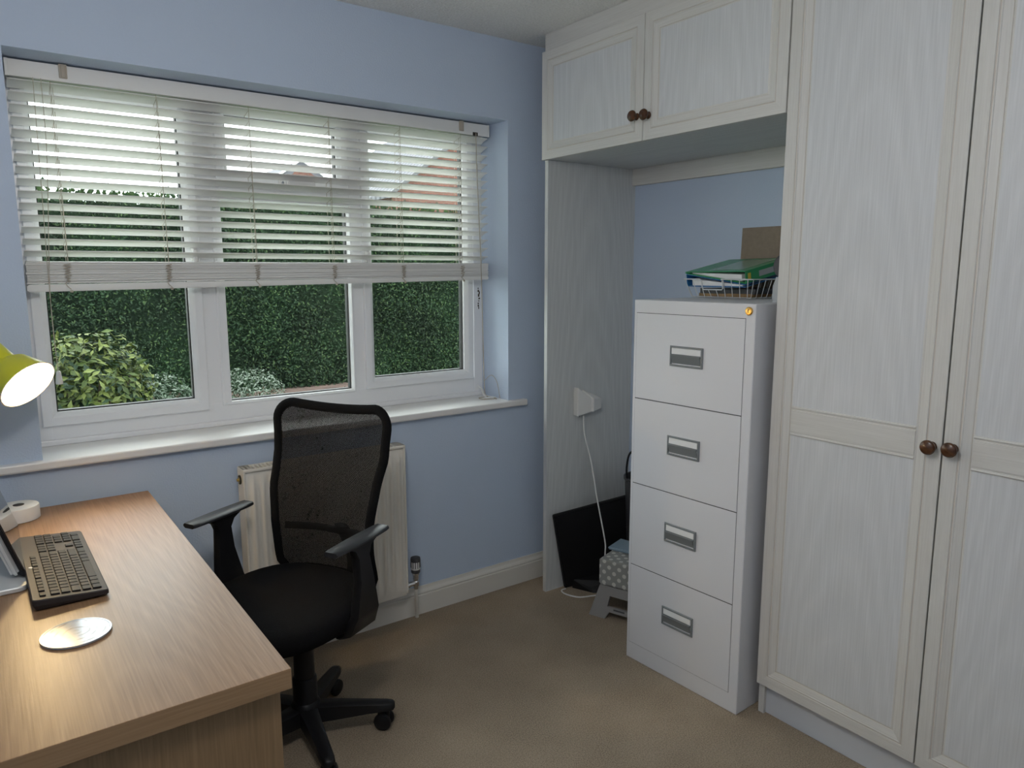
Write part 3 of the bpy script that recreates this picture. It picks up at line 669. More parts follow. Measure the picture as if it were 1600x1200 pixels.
def leg_panel(near):
    bm = B(); s = 1 if near else -1; c0 = 0.006 if near else SW-.006
    out = -.035*s; t = .014*s
    def P(a, z, d=0): f = (Zs-.115-z)/(Zs-.115); return sp(a, c0+out*f+d, z)
    zt = Zs-.117; spl = .028
    # outline with hand opening and arch between the feet
    def ring(d):
        return [P(-spl, 0, d), P(.045, 0, d), P(.062, .030, d), P(SL-.062, .030, d), P(SL-.045, 0, d), P(SL+spl, 0, d), P(SL-.004, zt, d), P(.004, zt, d)]
    a = [bm.verts.new(p) for p in ring(0)]; c = [bm.verts.new(p) for p in ring(t)]
    hx = [(.05, .048), (SL-.05, .048), (SL-.056, .092), (.056, .092)]
    ha = [bm.verts.new(P(x, z, 0)) for x, z in hx]; hc = [bm.verts.new(P(x, z, t)) for x, z in hx]
    for R1, Hh in ((a, ha), (c, hc)):
        for q in ((R1[0], R1[1], R1[2], Hh[0]), (R1[2], R1[3], Hh[1], Hh[0]), (R1[3], R1[4], R1[5], Hh[1]), (R1[5], R1[6], Hh[2], Hh[1]), (R1[6], R1[7], Hh[3], Hh[2]), (R1[7], R1[0], Hh[0], Hh[3])): bm.faces.new(q)
    for i in range(8): bm.faces.new((a[i], a[(i+1) % 8], c[(i+1) % 8], c[i]))
    for i in range(4): bm.faces.new((ha[i], ha[(i+1) % 4], hc[(i+1) % 4], hc[i]))
    o = obj('leg_panel', bm, 'stoolgrey', st, so)
    if near:
        bm = B(); hexa(bm, [P(.08, .040, -.001), P(.13, .040, -.001), P(.13, .040, .002), P(.08, .040, .002), P(.08, .046, -.001), P(.13, .046, -.001), P(.13, .046, .002), P(.08, .046, .002)]); obj('embossed_mark', bm, 'greydark', o, so)
leg_panel(True); leg_panel(False)
b = B(); pts = [sp(-.012, .10, Zs+.004), sp(.20, .10, Zs+.004), sp(.20, .20, Zs+.004), sp(-.012, .22, Zs+.004)]
hexa(b, pts+[p+Vector((0, 0, .014)) for p in pts]); bmesh.ops.bevel(b, geom=b.edges[:], offset=.005, segments=3, affect='EDGES')
o = obj('plastic_tray', b, 'stoolblue', None, tuple(sp(.09, .15, Zs+.004)), True); tag(o, 'pale blue flat plastic object lying on the step stool', 'tray')
for v in o.data.vertices: v.co.z -= .004
# black bin bag / basket with looped handle mostly hidden by the filing cabinet
ko = (.402, -.38, 0)
bk = thing('waste_bin', 'black bin with a looped handle half hidden behind the filing cabinet', 'bin', ko)
b = B(); lathe(b, [(.075, 0), (.078, .004), (.100, .50), (.106, .505), (.106, .515), (.098, .515), (.076, .01)], (.0, .0, 0), (0, 0, 1), 28, True, False); obj('bin_body', b, 'greydark', bk, None, True)
b = B(); tube(b, smoothpts([(-.095, .03, .50), (-.097, .035, .56), (-.085, .03, .625), (-.06, .01, .635), (-.03, -.02, .58), (-.02, -.05, .51)], 7), .0045, 8); obj('handle_loop', b, 'blackplastic', bk, None, True)

# ------------------------------------------------------------------ radiator
ro = (-.955, -.06, .13)
ra = thing('radiator', 'cream panel radiator on the wall under the window', 'radiator', ro)
RX0, RX1, RZ0, RZ1 = -1.2605, -.653, .138, .742
b = B(); nx, nz = 18*8, 28; grid = []
for j in range(nz+1):
    z = RZ0+(RZ1-RZ0)*j/nz; row = []
    for i in range(nx+1):
        x = RX0+(RX1-RX0)*i/nx; q = ((x-RX0-.012)/(RX1-RX0-.024))*18
        e = min(z-RZ0, RZ1-z); tz = max(0, min(1, (e-.022)/.035)); tz = tz*tz*(3-2*tz)
        h = 0
        if 0 < q < 18:
            f = q % 1; h = .5-.5*math.cos(2*PI*f); h = h**1.6
        ed = min(x-RX0, RX1-x, e); dip = .006*max(0, 1-ed/.006)
        row.append(b.verts.new((x, -.093-.0085*h*tz-.002+dip, z)))
    grid.append(row)
for j in range(nz):
    for i in range(nx): b.faces.new((grid[j][i], grid[j][i+1], grid[j+1][i+1], grid[j+1][i]))
obj('front_panel', b, 'rad', ra, ro, True, angle=60)
b = B(); box(b, RX0+.006, RX1-.006, -.090, -.030, RZ0+.004, RZ1-.02, .003); obj('water_panel', b, 'rad', ra, ro)
b = B(); box(b, RX0-.002, RX1+.002, -.098, -.090, RZ1+.001, RZ1+.012, .003); box(b, RX0-.002, RX1+.002, -.040, -.028, RZ1+.001, RZ1+.012, .003)
n = 44
for i in range(n+1):
    x = RX0+(RX1-RX0)*i/n; box(b, x-.0032, x+.0032, -.092, -.038, RZ1+.006, RZ1+.012)
box(b, RX0-.002, RX0+.03, -.095, -.03, RZ1+.004, RZ1+.012, .002); box(b, RX1-.03, RX1+.002, -.095, -.03, RZ1+.004, RZ1+.012, .002)
g_ = obj('top_grille', b, 'rad', ra, ro)
b = B(); box(b, RX0+.02, RX1-.02, -.088, -.042, RZ1-.019, RZ1-.004); obj('grille_recess', b, 'dark', g_, ro)
for x0, x1 in ((RX0-.004, RX0+.004), (RX1-.004, RX1+.004)):
    b = B(); box(b, x0, x1, -.097, -.028, RZ0+.01, RZ1+.012, .003); obj('side_cover', b, 'rad', ra, ro)
b = B(); lathe(b, [(.016, 0), (.016, .004), (.013, .005)], (RX0-.004, -.062, RZ1-.028), (-1, 0, 0), 20); o = obj('valve_recess', b, 'dark', ra, ro)
b = B(); lathe(b, [(.011, 0), (.010, .004), (.008, .005), (.005, .005), (.005, .010), (.001, .010)], (RX0-.006, -.062, RZ1-.028), (-1, 0, 0), 12); obj('bleed_valve', b, 'brass', ra, ro)
vx, vy = -.598, -.062
b = B(); lathe(b, [(.0165, .222), (.0185, .226), (.0185, .262), (.017, .266)], (vx, vy, 0), (0, 0, 1), 24)
tv1 = obj('thermostat_head', b, 'whiteplastic', ra, ro, True)
b = B(); lathe(b, [(.0200, .258), (.0205, .266), (.0190, .274), (.010, .277), (.001, .277)], (vx, vy, 0), (0, 0, 1), 24); lathe(b, [(.017, .210), (.0185, .213), (.0185, .223), (.017, .226)], (vx, vy, 0), (0, 0, 1), 24)
for k in range(12):
    a = 2*PI*k/12; box(b, vx+.0187*math.cos(a)-.0012, vx+.0187*math.cos(a)+.0012, vy+.0187*math.sin(a)-.0012, vy+.0187*math.sin(a)+.0012, .232, .258)
obj('thermostat_cap', b, 'greydark', tv1, ro)
b = B(); lathe(b, [(.009, .14), (.010, .15), (.013, .155), (.013, .172), (.010, .176), (.012, .185), (.012, .200), (.015, .203), (.015, .211)], (vx, vy, 0), (0, 0, 1), 16); lathe(b, [(.011, 0), (.011, .03), (.014, .032), (.014, .048), (.009, .050)], (vx, vy, .165), (-1, 0, 0), 12)
obj('valve_body', b, 'chrome', ra, ro, True)
b = B(); tube(b, smoothpts([(vx, vy, .155), (vx, vy, .12), (vx+.008, vy+.012, .07), (vx+.016, vy+.026, .02), (vx+.018, vy+.03, 0)], 6), .0075, 12); obj('supply_pipe', b, 'skirt', ra, ro, True)
b = B(); box(b, -1.15, -1.12, -.031, -.002, .2, .68, .002); obj('wall_bracket', b, 'rad', ra, ro)
b = B(); box(b, -.80, -.77, -.031, -.002, .2, .68, .002); obj('wall_bracket', b, 'rad', ra, ro)

# ------------------------------------------------------------------ desk
dxr, dxl, dy0, dy1, dz = -1.552, -2.34, -.068, -1.374, .73
do = (-1.95, -.72, 0)
dk = thing('desk', 'light oak laminate desk along the left wall', 'desk', do)
b = B(); fs = box(b, dxl, dxr, dy1, dy0, dz-.038, dz, .0012)
for f in b.faces:
    c = f.calc_center_median()
    if abs(c.y-dy1) < .002 and c.z < dz-.002: f.material_index = 1
    if abs(c.y-dy0) < .002 and c.z < dz-.002: f.material_index = 1
obj('desk_top', b, ['oak', 'oak_x'], dk, do)
for y in (dy1+.018, dy0-.043):
    b = B(); box(b, dxl+.02, dxr-.016, y, y+.025, 0, dz-.038, .001); obj('side_panel', b, 'oak_side', dk, do)
b = B(); box(b, dxl+.08, dxl+.10, dy1+.043, dy0-.043, .25, dz-.038, .001); obj('modesty_panel', b, 'oak_side', dk, do)

# ------------------------------------------------------------------ keyboard
kfar = Vector((-1.838, -.415, dz)); knear = Vector((-1.835, -.867, dz))
# local: x along the keyboard from escape end (near camera) to number pad; y from space bar side (+room) to F keys (towards the screen)
KL, KW = .450, .138
ko_ = Vector((-1.7655, -.8590, dz))
kang = math.atan2(.455, -.006)
kb = thing('keyboard', 'dark grey full size keyboard on the desk in front of the screen', 'keyboard', ko_, kang)
def kz(y): return .0155+.085*y          # top surface rises towards the screen
b = B()
out = rrect(KL, KW, .007, 4, KL/2, KW/2)
loft(b, [[(x, y, .003) for x, y in rrect(KL-.01, KW-.01, .005, 4, KL/2, KW/2)], [(x, y, .006+.06*y) for x, y in out], [(x, y, kz(y)-.002) for x, y in out], [(x, y, kz(y)) for x, y in rrect(KL-.004, KW-.004, .006, 4, KL/2, KW/2)]])
obj('keyboard_shell', b, 'kb', kb, None)
for q in ((.04, .07, KW-.025, KW-.018, .012), (KL-.07, KL-.04, KW-.025, KW-.018, .012), (.04, .06, .01, .02, .006), (KL-.06, KL-.04, .01, .02, .006)):
    b = B(); box(b, q[0], q[1], q[2], q[3], 0, q[4]); obj('foot', b, 'blackplastic', kb, None)
keymesh = {}
def key(x, y, w, h=.0165):
    k = (round(w, 4), round(h, 4))
    if k not in keymesh:
        bm = B()
        loft(bm, [[(px, py, -.001) for px, py in rrect(w, h, .0012, 2)], [(px, py, .0022) for px, py in rrect(w-.0004, h-.0004, .0012, 2)], [(px, py, .0030) for px, py in rrect(w-.0022, h-.0022, .0012, 2)]])
        o = obj('key', bm, 'key', kb, None); keymesh[k] = o
    else:
        o = keymesh[k].copy(); COL.objects.link(o); o.parent = kb
    o.location = (x, y, kz(y)); o.rotation_euler = (math.atan(.085), 0, 0)
U = .0190; x0 = .0155; y0 = .0115
def row(yi, widths, xs=x0, h=.0165):
    x = xs
    for w in widths:
        if w > 0: key(x+w*U/2, y0+yi*U+h/2-.0, w*U-.0022, h)
        x += abs(w)*U
row(0, [1.25, 1.25, 1.25, 5.75, 1.25, 1.25, 1.25, 1.75])
row(1, [1.25, 1]+[1]*10+[2.75])
row(2, [1.75]+[1]*12+[1.25])
row(3, [1.5]+[1]*12+[1.5])
row(4, [1]*13+[2])
row(5.3, [1, -.5, 1, 1, 1, 1, -.25, 1, 1, 1, 1, -.25, 1, 1, 1, 1], h=.0115)
nx_ = x0+15.25*U
row(0, [1, 1, 1], nx_); key(nx_+1.5*U, y0+U+.0083, U-.0022)
row(3, [1, 1, 1], nx_); row(4, [1, 1, 1], nx_)
px_ = x0+18.5*U
row(0, [2, 1], px_); row(1, [1, 1, 1, 1], px_); row(2, [1, 1, 1], px_); row(3, [1, 1, 1, 1], px_); row(4, [1, 1, 1, 1], px_)
b = B(); lathe(b, [(.005, 0), (.005, .0006)], (.205, KW-.012, kz(KW-.012)), (0, -.085, 1), 16); obj('round_emblem', b, 'silver', kb, None, label='small silver round emblem')

# ------------------------------------------------------------------ screen at the left edge of the desk
mo = (-1.98, -.53, dz)
mn = thing('computer_screen', 'glossy tilted computer screen on a silver foot at the desk edge', 'monitor', mo)
# bottom edge of the glass from near (y=-.675) to far (y=-.33), leaning back towards the left wall
Pn = Vector((-1.903, -.672, dz+.020)); Pf = Vector((-1.903, -.27, dz+.020)); tl = math.radians(17)
upS = Vector((-math.sin(tl), 0, math.cos(tl))); nS = Vector((math.cos(tl), 0, math.sin(tl))); hS = .285
def scr(t, c, e): return Pn+(Pf-Pn)*t+upS*c+nS*e
def quad_slab(bm, t0, t1, c0, c1, e0, e1, bev=0):
    hexa(bm, [scr(t0, c0, e0), scr(t1, c0, e0), scr(t1, c0, e1), scr(t0, c0, e1), scr(t0, c1, e0), scr(t1, c1, e0), scr(t1, c1, e1), scr(t0, c1, e1)])
    if bev: bmesh.ops.bevel(bm, geom=bm.edges[:], offset=bev, segments=3, affect='EDGES')
b = B(); quad_slab(b, 0, 1, 0, hS, -.003, 0, .0008); obj('screen_glass', b, 'screen', mn, mo)
b = B(); quad_slab(b, -.004, 1.004, -.003, hS+.003, -.010, -.0032, .002); bz = obj('bezel', b, 'blackplastic', mn, mo)
b = B(); quad_slab(b, .006, .994, .004, hS-.004, -.028, -.0102, .006); obj('rear_shell', b, 'silver', mn, mo, True)
b = B(); hexa(b, [(-2.10, -.40, dz), (-1.93, -.40, dz), (-1.93, -.44, dz), (-2.10, -.44, dz), (-2.06, -.40, dz+.16), (-2.03, -.40, dz+.16), (-2.03, -.44, dz+.16), (-2.06, -.44, dz+.16)]); obj('stand_arm', b, 'silver', mn, mo)
b = B(); prism(b, rrect(.22, .30, .02, 5, -2.013, -.575), dz+.0005, dz+.012, .002); obj('foot_plate', b, 'silver', mn, mo, True)
# cable behind the screen
b = B(); tube(b, smoothpts([(-2.2, -.62, dz+.004), (-2.08, -.71, dz+.022), (-1.99, -.70, dz+.022), (-1.955, -.66, dz+.020), (-1.96, -.60, dz+.0175)], 6), .003, 8); b.free()

# ------------------------------------------------------------------ white gadget
b = B(); wo_ = (-1.900, -.150, dz)
gd = thing('white_puck', 'white round gadget with a dark hole at the far left of the desk', 'gadget', wo_)
lathe(b, [(.052, .0), (.0545, .002), (.0545, .036), (.053, .039), (.050, .040), (.001, .040)], (0, 0, 0), (0, 0, 1), 48); obj('puck_body', b, 'whiteplastic', gd, None, True)
b = B(); lathe(b, [(.013, .0395), (.014, .041), (.012, .0412), (.001, .0402)], (.005, .002, 0), (0, 0, 1), 24); obj('centre_hole', b, 'dark', gd, None, label='dark round hole')

# ------------------------------------------------------------------ coaster
b = B(); lathe(b, [(.057, 0), (.0605, .0015), (.0605, .0045), (.0600, .0052), (.0565, .0052), (.0560, .0048), (.001, .0048)], (0, 0, 0), (0, 0, 1), 64)
o = obj('coaster', b, 'coaster', None, None); o.location = (-1.8420, -1.012, dz+.0002); tag(o, 'round engraved silver coaster on the near part of the desk', 'coaster')

# ------------------------------------------------------------------ desk lamp
LC = Vector((-1.8475, -.26, 1.122)); LN = Vector((.53, -.595, -.60)).normalized()
lo = (-2.16, -.25, dz)
lp = thing('desk_lamp', 'yellow desk lamp, lit, with a cone shade beside the window', 'lamp', lo)
R0 = .077
b = B(); prof = [(R0, 0), (R0-.002, -.001), (R0-.010, -.020), (.052, -.066), (.036, -.082), (.034, -.084)]
pr_in = [(.031, -.083), (.049, -.066), (R0-.012, -.019), (R0-.0035, .0005), (R0, .0)]
q = LN.to_track_quat('Z', 'Y')
lathe(b, prof, LC, LN, 48, False, False); lathe(b, [(.034, -.084), (.034, -.150), (.030, -.156), (.001, -.157)], LC, LN, 32, False, True)
sh = obj('lamp_shade', b, 'yellow', lp, lo, True)
b = B(); lathe(b, pr_in, LC, LN, 48, False, False); lathe(b, [(.031, -.083), (.001, -.084)], LC, LN, 32, False, False); obj('shade_lining', b, 'shadein', sh, lo, True)
b = B(); bmesh.ops.create_uvsphere(b, u_segments=24, v_segments=14, radius=.022, matrix=Matrix.Translation(LC-LN*.066)); obj('light_bulb', b, 'bulb', lp, lo, True)
jt = LC-LN*.13
b = B(); tube(b, [jt-Vector((.0, .0, .02)), jt+Vector((-.05, .02, -.06)), Vector((-2.03, -.12, 1.18))], .007, 10); tube(b, [Vector((-2.03, -.12, 1.18)), Vector((-2.16, -.25, dz+.02))], .007, 10); obj('lamp_arm', b, 'yellow', lp, lo, True)
b = B(); lathe(b, [(.014, -.012), (.014, .012)], Vector((-2.03, -.12, 1.18)), (0, 1, 0), 16); obj('arm_joint', b, 'blackplastic', lp, lo)
b = B(); lathe(b, [(.080, 0), (.082, .004), (.080, .018), (.02, .024), (.012, .04), (.001, .041)], lo, (0, 0, 1), 40); obj('lamp_base', b, 'yellow', lp, lo, True)

# ------------------------------------------------------------------ office chair (local +y faces the desk side, +x = sitter's right)
co = Vector((-1.255, -.505, 0)); crz = math.atan2(-.475, -.88)-PI/2
ch = thing('office_chair', 'black mesh back swivel office chair with armrests by the desk', 'chair', co, crz)
# cushion
b = B(); nA = 40; loops = []
def seat_out(s, z, dz_=0):
    L = []
    for i in range(nA):
        a = 2*PI*i/nA; ca, sa = math.cos(a), math.sin(a); e = 2.6
        r = 1/((abs(ca)**e+abs(sa)**e)**(1/e)); x = .242*r*ca; y = .232*r*sa
        x *= 1-.04*(-sa) if sa < 0 else 1
        zz = z
        if sa > .3: zz -= .028*(sa-.3)**1.5*2*s     # waterfall front
        L.append((x*s, y*s+.012, zz))
    return L
for s, z in ((.55, .398), (.86, .402), (.965, .414), (1, .438), (.99, .458), (.95, .470), (.85, .476), (.6, .474), (.3, .470), (.05, .469)): loops.append(seat_out(s, z))
loft(b, loops); obj('seat', b, 'blackcloth', ch, None, True, angle=60)
b = B(); box(b, -.13, .13, -.14, .12, .375, .402, .008); box(b, -.07, .07, -.10, .08, .335, .38, .008); obj('seat_mechanism', b, 'blackplastic', ch)
b = B(); tube(b, [(.06, .03, .36), (.20, .05, .355), (.235, .055, .36)], .006, 8); obj('height_lever', b, 'blackplastic', ch)
# back: outline and mesh
BZ0, BZ1 = .395, .995
def bw(z):
    t = (z-BZ0)/(BZ1-BZ0)
    pts = [(0, .140), (.07, .165), (.14, .186), (.28, .183), (.40, .186), (.60, .198), (.80, .210), (.93, .216), (1, .216)]
    for (a, p), (c, r) in zip(pts, pts[1:]):
        if t <= c: k = (t-a)/(c-a); k = k*k*(3-2*k); return p+(r-p)*k
    return pts[-1][1]
def by(z, x=0):
    t = (z-BZ0)/(BZ1-BZ0); base = -.213-.02*t+.045*math.sin(PI*min(1, max(0, (t)/.75)))-.055*max(0, t-.55)**1.2
    return base+.022*(abs(x)/.2)**2     # wraps forward at the sides
rad = .055
def outline():
    P = []
    n = 26
    for i in range(n+1):
        z = BZ0+.02+(BZ1-rad-BZ0-.02)*i/n; P.append((bw(z), z))
    for k in range(1, 8):
        a = PI/2*k/8; P.append((bw(BZ1)-rad+rad*math.cos(a), BZ1-rad+rad*math.sin(a)))
    P.append((bw(BZ1)-rad, BZ1))
    for k in range(1, 6):     # slight dip along the top edge
        x = (bw(BZ1)-rad)*(1-k/5); P.append((x, BZ1-.010*(1-(x/(bw(BZ1)-rad))**2)))
    right = P; left = [(-x, z) for x, z in P[:-1]][::-1]
    return [(x+.014, z) for x, z in right+left]
ol = outline()
fr = [(x, by(z, x), z) for x, z in ol]
b = B(); tube(b, fr+[], .0135, 10, True, ref=(0, 1, 0), sx=.8, sy=1.15); obj('back_frame', b, 'blackcloth', ch, None, True, angle=60)
b = B(); rows = []; nz_ = 40; nx2 = 24
for j in range(nz_+1):
    z = BZ0+.015+(BZ1-.006-BZ0-.015)*j/nz_
    hw = bw(min(z, BZ1-rad))
    if z > BZ1-rad: hw = bw(BZ1)-rad+math.sqrt(max(0, rad*rad-(z-(BZ1-rad))**2))
    r_ = []
    for i in range(nx2+1):
        x = .014-hw+2*hw*i/nx2; fold = .006*math.sin(x*38+z*11)*math.sin(z*17+x*9)*min(1, max(0, hw-abs(x-.014))/.03)
        r_.append(b.verts.new((x, by(z, x)+fold+.004, z-.010*(1-min(1, (x/.16)**2)) if z > BZ1-.02 else z)))
    rows.append(r_)
for j in range(nz_):
    for i in range(nx2): b.faces.new((rows[j][i], rows[j][i+1], rows[j+1][i+1], rows[j+1][i]))
obj('mesh_back', b, 'mesh', ch, None, True, angle=80)
b = B(); rows = []     # lumbar bar behind the mesh and the upright bracket
tube(b, smoothpts([(-.17, by(.60, .17)-.006, .60), (-.09, by(.60)-.055, .585), (0, by(.60)-.065, .58), (.09, by(.60)-.055, .585), (.17, by(.60, .17)-.006, .60)], 6), .012, 8)
obj('lumbar_bar', b, 'blackplastic', ch, None, True)
b = B(); tube(b, smoothpts([(0, -.10, .385), (0, -.24, .385), (0, -.295, .42), (0, -.29, .50), (0, by(.6)-.065, .60)], 6), .020, 10, sx=.5, sy=1.4, ref=(0, 1, 0)); obj('back_bracket', b, 'blackplastic', ch, None, True)
# arms
for s in (1, -1):
    X = .262*s
    b = B()
    # T shaped support: broad at the top, narrow, broad again under the seat
    prof = [(.385, -.085, .045, .205), (.40, -.078, .050, .235), (.46, -.062, .046, .262), (.56, -.036, .034, .268), (.63, -.024, .034, .264), (.655, -.036, .046, .262), (.668, -.062, .070, .262), (.674, -.075, .080, .262)]
    loops = []
    for z, ya_, yb_, xx in prof:
        t2 = .014; cx_ = s*xx
        loops.append([(cx_-t2, ya_+.006, z), (cx_-t2, yb_-.006, z), (cx_-t2*.4, yb_, z), (cx_+t2*.4, yb_, z), (cx_+t2, yb_-.006, z), (cx_+t2, ya_+.006, z), (cx_+t2*.4, ya_, z), (cx_-t2*.4, ya_, z)])
    loft(b, loops); ar = obj('arm_support', b, 'blackplastic', ch, None, True, angle=50)
    b = B(); N_ = 14; L2 = []
    for i in range(N_+1):
        t = i/N_; y = -.105+.235*t; w2 = .0245+.005*math.sin(PI*t); zc = .680-.003*t
        if i in (0, N_): w2 *= .9
        L2.append([(s*.262-w2, y, zc-.003), (s*.262-w2, y, zc+.002), (s*.262-w2*.8, y, zc+.006), (s*.262+w2*.8, y, zc+.006), (s*.262+w2, y, zc+.002), (s*.262+w2, y, zc-.003), (s*.262+w2*.7, y, zc-.008), (s*.262-w2*.7, y, zc-.008)])
    loft(b, L2); obj('armrest', b, 'armtop', ch, None, True, angle=50)
# column
bs = Matrix.Rotation(-crz, 3, 'Z') @ Vector((.018, -.025, 0))
def shift(o): o.data.transform(Matrix.Translation(bs)); return o
b = B(); lathe(b, [(.037, .075), (.036, .20), (.033, .205), (.031, .206), (.0295, .33), (.032, .335), (.032, .36)], (0, 0, 0), (0, 0, 1), 28); shift(obj('gas_column', b, 'blackplastic', ch, None, True))
b = B(); lathe(b, [(.040, .062), (.046, .068), (.046, .110), (.040, .125), (.034, .130)], (0, 0, 0), (0, 0, 1), 28); shift(obj('base_hub', b, 'blackplastic', ch, None, True))
for k in range(5):
    wa = math.radians(-25+72*k)-crz; dx, dy = math.cos(wa), math.sin(wa); px2, py2 = -dy, dx
    b = B(); L2 = []
    for t, w2, z0, z1 in ((.030, .027, .060, .116), (.10, .023, .062, .110), (.19, .0195, .066, .099), (.245, .0185, .066, .092), (.262, .016, .068, .088), (.268, .009, .072, .083)):
        L2.append([(dx*t+px2*a*w2, dy*t+py2*a*w2, z) for a, z in ((-1, z0), (-1, z1-.006), (-.6, z1), (.6, z1), (1, z1-.006), (1, z0))])
    loft(b, L2); lg = shift(obj('base_leg', b, 'blackplastic', ch, None, True, angle=50))
    b = B(); ax = Vector((math.cos(wa+1.2), math.sin(wa+1.2), 0)); c0 = Vector((dx*.243, dy*.243, .028)) - Vector((ax.y, -ax.x, 0))*.010
    for sg in (-1, 1): lathe(b, [(.001, -.008), (.020, -.008), (.0265, -.004), (.028, 0), (.0265, .005), (.018, .009), (.001, .010)], c0+ax*.0155*sg, ax*sg, 24)
    tube(b, [c0-ax*.016, c0+ax*.016], .008, 8); tube(b, [Vector((dx*.243, dy*.243, .034)), Vector((dx*.243, dy*.243, .070))], .009, 10)
    shift(obj('castor', b, 'blackplastic', lg, None, True))

# ------------------------------------------------------------------ added fill lamp (made up to brighten the room, hung above the view)
cl = thing('fill_lamp', 'added fill lamp, a white globe hung out of view', 'lamp', (-1.72, -1.80, H))
b = B(); lathe(b, [(.06, 0), (.06, -.02), (.012, -.03), (.008, -.30), (.03, -.305)], (0, 0, 0), (0, 0, 1), 24); obj('fill_lamp_mount', b, 'whiteplastic', cl)
b = B(); bmesh.ops.create_uvsphere(b, u_segments=24, v_segments=16, radius=.13, matrix=Matrix.Translation((0, 0, -.42))); obj('globe', b, 'fill_bulb', cl, None, True)

# ------------------------------------------------------------------ outside
GZ = -.15
b = B(); box(b, -14, 30, .35, 45, GZ-.2, GZ); g0 = struct('ground_lawn', b, 'grass'); g0.name = 'ground'
def leaves(bm, n, place, size, mats, asp=.5):
    for _ in range(n):
        p, nr = place(); nr = Vector(nr); nr += Vector((random.gauss(0, .55), random.gauss(0, .55), random.gauss(0, .55))); nr.normalize()
        t = nr.orthogonal().normalized(); t = Matrix.Rotation(random.uniform(0, 2*PI), 3, nr) @ t; s = nr.cross(t); L_ = size*random.uniform(.7, 1.3); w2 = L_*asp
        P = Vector(p); vs = [bm.verts.new(P-t*L_*.5), bm.verts.new(P+s*w2*.5+nr*L_*.06), bm.verts.new(P+t*L_*.5), bm.verts.new(P-s*w2*.5+nr*L_*.06)]
        f = bm.faces.new(vs); f.material_index = random.choice(mats)
# clipped hedge
HY = 6.55; HX0, HX1, HZ = -4.2, 7.6, 2.22
hg = thing('hedge', 'tall clipped dark green conifer hedge across the garden', 'hedge', (1.5, HY, GZ))
ho = (1.5, HY, GZ)
b = B(); box(b, HX0, HX1, HY+.06, HY+1.4, GZ, HZ-.06); obj('hedge_core', b, 'leafdeep', hg, ho)
b = B()
def hp():
    r = random.random()
    x = random.uniform(HX0, HX1)
    bump = .05*math.sin(x*2.3+1)+.04*math.sin(x*5.1)
    if r < .9:
        z = GZ+.06+(HZ-GZ-.06)*random.random(); return (x, HY+.05*math.sin(x*3.1+z*2.2)+random.uniform(-.05, .06)+.10*max(0, z-2.0), z), (0, -1, .35)
    return (x, HY+random.uniform(0, 1.2), HZ+bump+random.uniform(-.12, .02)), (0, -.3, 1)
leaves(b, 95000, hp, .042, [0, 0, 0, 1, 1, 2], .42)
for _ in range(900):
    x = random.uniform(HX0, HX1); z0 = HZ-.05; b2 = random.uniform(.05, .2); P = Vector((x, HY+random.uniform(0, .5), z0))
    for k in range(4):
        c = P+Vector((random.uniform(-.03, .03), 0, b2*k/3)); f = b.faces.new([b.verts.new(c+Vector(q)) for q in ((-.02, 0, 0), (0, -.01, .035), (.02, 0, 0), (0, .01, -.02))]); f.material_index = random.choice([0, 2, 2])
obj('hedge_leaves', b, ['leafdark', 'leafdeep', 'leaflight'], hg, ho)
# planted bed with low edging along the hedge foot
b = B(); box(b, -4.2, 9.5, HY-.75, HY+.1, GZ, GZ+.10); struct('trim_1', b, 'brownsoil')
b = B(); box(b, -4.2, 9.5, HY-.85, HY-.75, GZ, GZ+.16, .008); o = obj('garden_edging', b, 'edging', None, (2, HY-.8, GZ)); tag(o, 'low worn brick edging in front of the hedge', 'edging')
def shrub(name, label, cat, c, r, n, size, mats, names, group=None, asp=.5):
    base = (c[0], c[1], GZ); t = thing(name, label, cat, base, 0, group)
    bm = B()
    for k in range(9):
        a = 2*PI*k/9; tube(bm, smoothpts([(0, 0, 0), (r[0]*.3*math.cos(a), r[1]*.3*math.sin(a), (c[2]-GZ)*.6), (r[0]*.7*math.cos(a), r[1]*.7*math.sin(a), c[2]-GZ+r[2]*.3)], 3), .008, 5)
    obj('stems', bm, 'twig', t)
    bm = B()
    def pl():
        d = Vector((random.gauss(0, 1), random.gauss(0, 1), random.gauss(0, 1))).normalized()
        if d.z < -.55: d.z = -.55
        k = random.uniform(.72, 1.0)*(1+.07*math.sin(d.x*7+d.z*5)+.05*math.sin(d.y*9+d.z*11))
        return (d.x*r[0]*k, d.y*r[1]*k, c[2]-GZ+d.z*r[2]*k), (d.x, d.y, d.z+.5)
    leaves(bm, n, pl, size, mats, asp)
    obj('foliage', bm, names, t)
shrub('laurel_bush', 'rounded yellow green laurel bush in the garden beside the left window frame', 'bush', (-1.33, 3.6, .50), (.43, .43, .50), 4200, .070, [0, 0, 1, 1, 2], ['laurel', 'laurel2', 'leafdark'], asp=.42)
shrub('garden_shrub', 'silvery leaved shrub in front of the hedge right of the laurel bush', 'shrub', (-.74, 4.5, .24), (.32, .28, .30), 2600, .045, [0, 1, 1, 2], ['silverleaf', 'silverleaf2', 'leafdark'], 'silvery shrubs by the hedge', .35)
shrub('garden_shrub', 'pale silvery shrub seen through the middle window pane', 'shrub', (.10, 4.5, .20), (.33, .28, .32), 3000, .038, [0, 0, 1, 2], ['silverleaf', 'silverleaf2', 'leafdark'], 'silvery shrubs by the hedge', .35)
shrub('garden_plant', 'small green plant at the foot of the hedge near the edging', 'plant', (1.66, 5.42, .0), (.20, .16, .14), 500, .045, [0, 1], ['laurel2', 'leafdark'], None, .35)
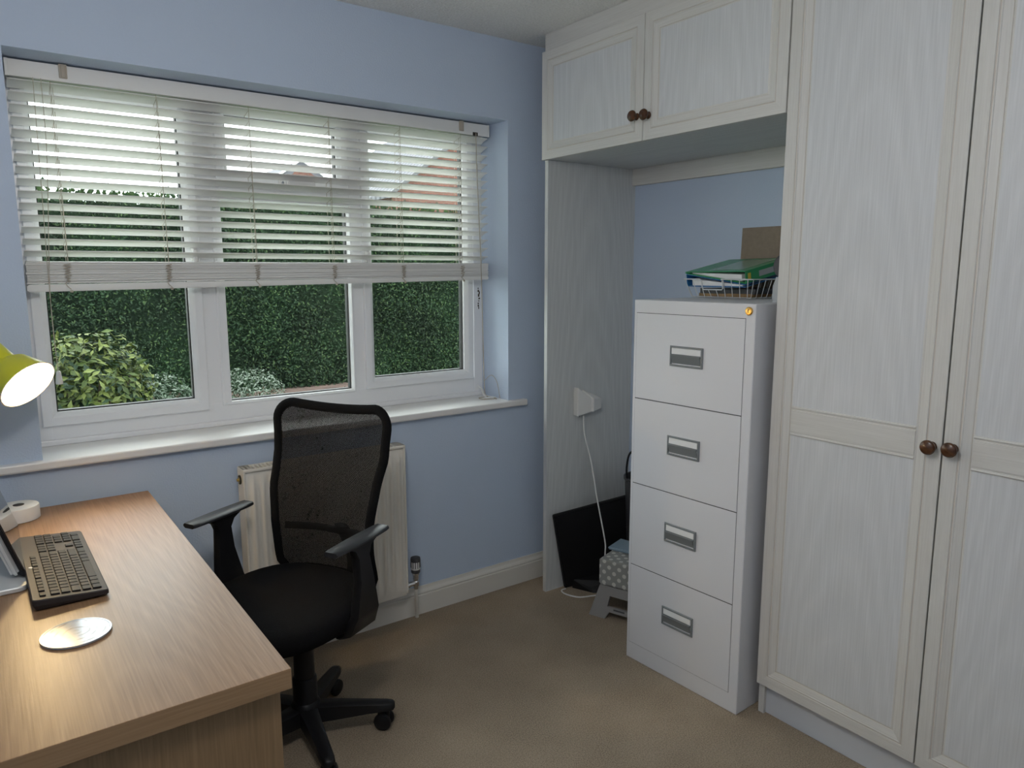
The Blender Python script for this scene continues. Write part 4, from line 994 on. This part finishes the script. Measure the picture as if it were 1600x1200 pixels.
# brick gabled house on the right
h1 = (13.4, 20, GZ)
hs = thing('house', 'red brick gabled house with grey roof seen through the right window', 'house', h1)
ax_, az_, ex_, ez_ = 13.4445, 7.1, 9.35, 3.95; ex2 = 2*ax_-ex_
b = B(); loft(b, [[(ex_+.25, y, GZ), (ex2-.25, y, GZ), (ex2-.25, y, ez_+.05), (ax_, y, az_-.12), (ex_+.25, y, ez_+.05)] for y in (20, 28)]); obj('brick_walls', b, 'brick', hs, h1)
for sgn, xe in ((-1, ex_), (1, ex2)):
    b = B(); loft(b, [[(ax_, y, az_), (xe, y, ez_), (xe, y, ez_-.12), (ax_, y, az_-.12)] for y in (19.75, 28.2)]); obj('roof_slope', b, 'tile', hs, h1)
b = B()
for xe in (ex_, ex2): loft(b, [[(ax_, y, az_+.02), (xe, y, ez_+.02), (xe, y, ez_-.14), (ax_, y, az_-.16)] for y in (19.70, 19.76)])
obj('verge_board', b, 'greydark', hs, h1)
b = B(); box(b, 12.3, 13.2, 19.93, 20.02, 4.6, 5.7, .01); wn = obj('window', b, 'upvc', hs, h1)
b = B(); box(b, 12.38, 13.12, 19.90, 19.94, 4.68, 5.62); obj('pane', b, 'greylight', wn, h1)
# second house with a small gable, farther away
h2 = (10, 30, GZ)
hs = thing('house', 'distant red brick house with a small gable above the hedge', 'house', h2)
b = B(); box(b, 8.4, 12.4, 30, 38, GZ, 5.55); obj('brick_walls', b, 'brick', hs, h2)
b = B(); loft(b, [[(8.0, 29.7, 5.5), (8.0, 34, 7.0), (8.0, 38.3, 5.5)], [(12.6, 29.7, 5.5), (12.3, 34, 7.0), (12.6, 38.3, 5.5)]]); b.free()
b = B(); loft(b, [[(9.05, y, 5.50), (10.04, y, 6.22), (11.05, y, 5.62), (11.05, y, 5.45), (9.05, y, 5.38)] for y in (29.4, 34)]); obj('gable_roof', b, 'tile', hs, h2)
b = B(); loft(b, [[(9.4, y, 5.35), (10.04, y, 6.02), (10.75, y, 5.5), (10.75, y, 5.35)] for y in (29.35, 29.5)]); obj('gable_wall', b, 'brick', hs, h2)
b = B(); tube(b, [(9.0, 29.32, 5.50), (10.04, 29.32, 6.24), (11.08, 29.32, 5.62)], .05, 6); obj('bargeboard', b, 'upvc', hs, h2)
b = B(); box(b, 8.0, 12.6, 29.6, 38.3, 5.40, 5.56); obj('eaves', b, 'tile', hs, h2)
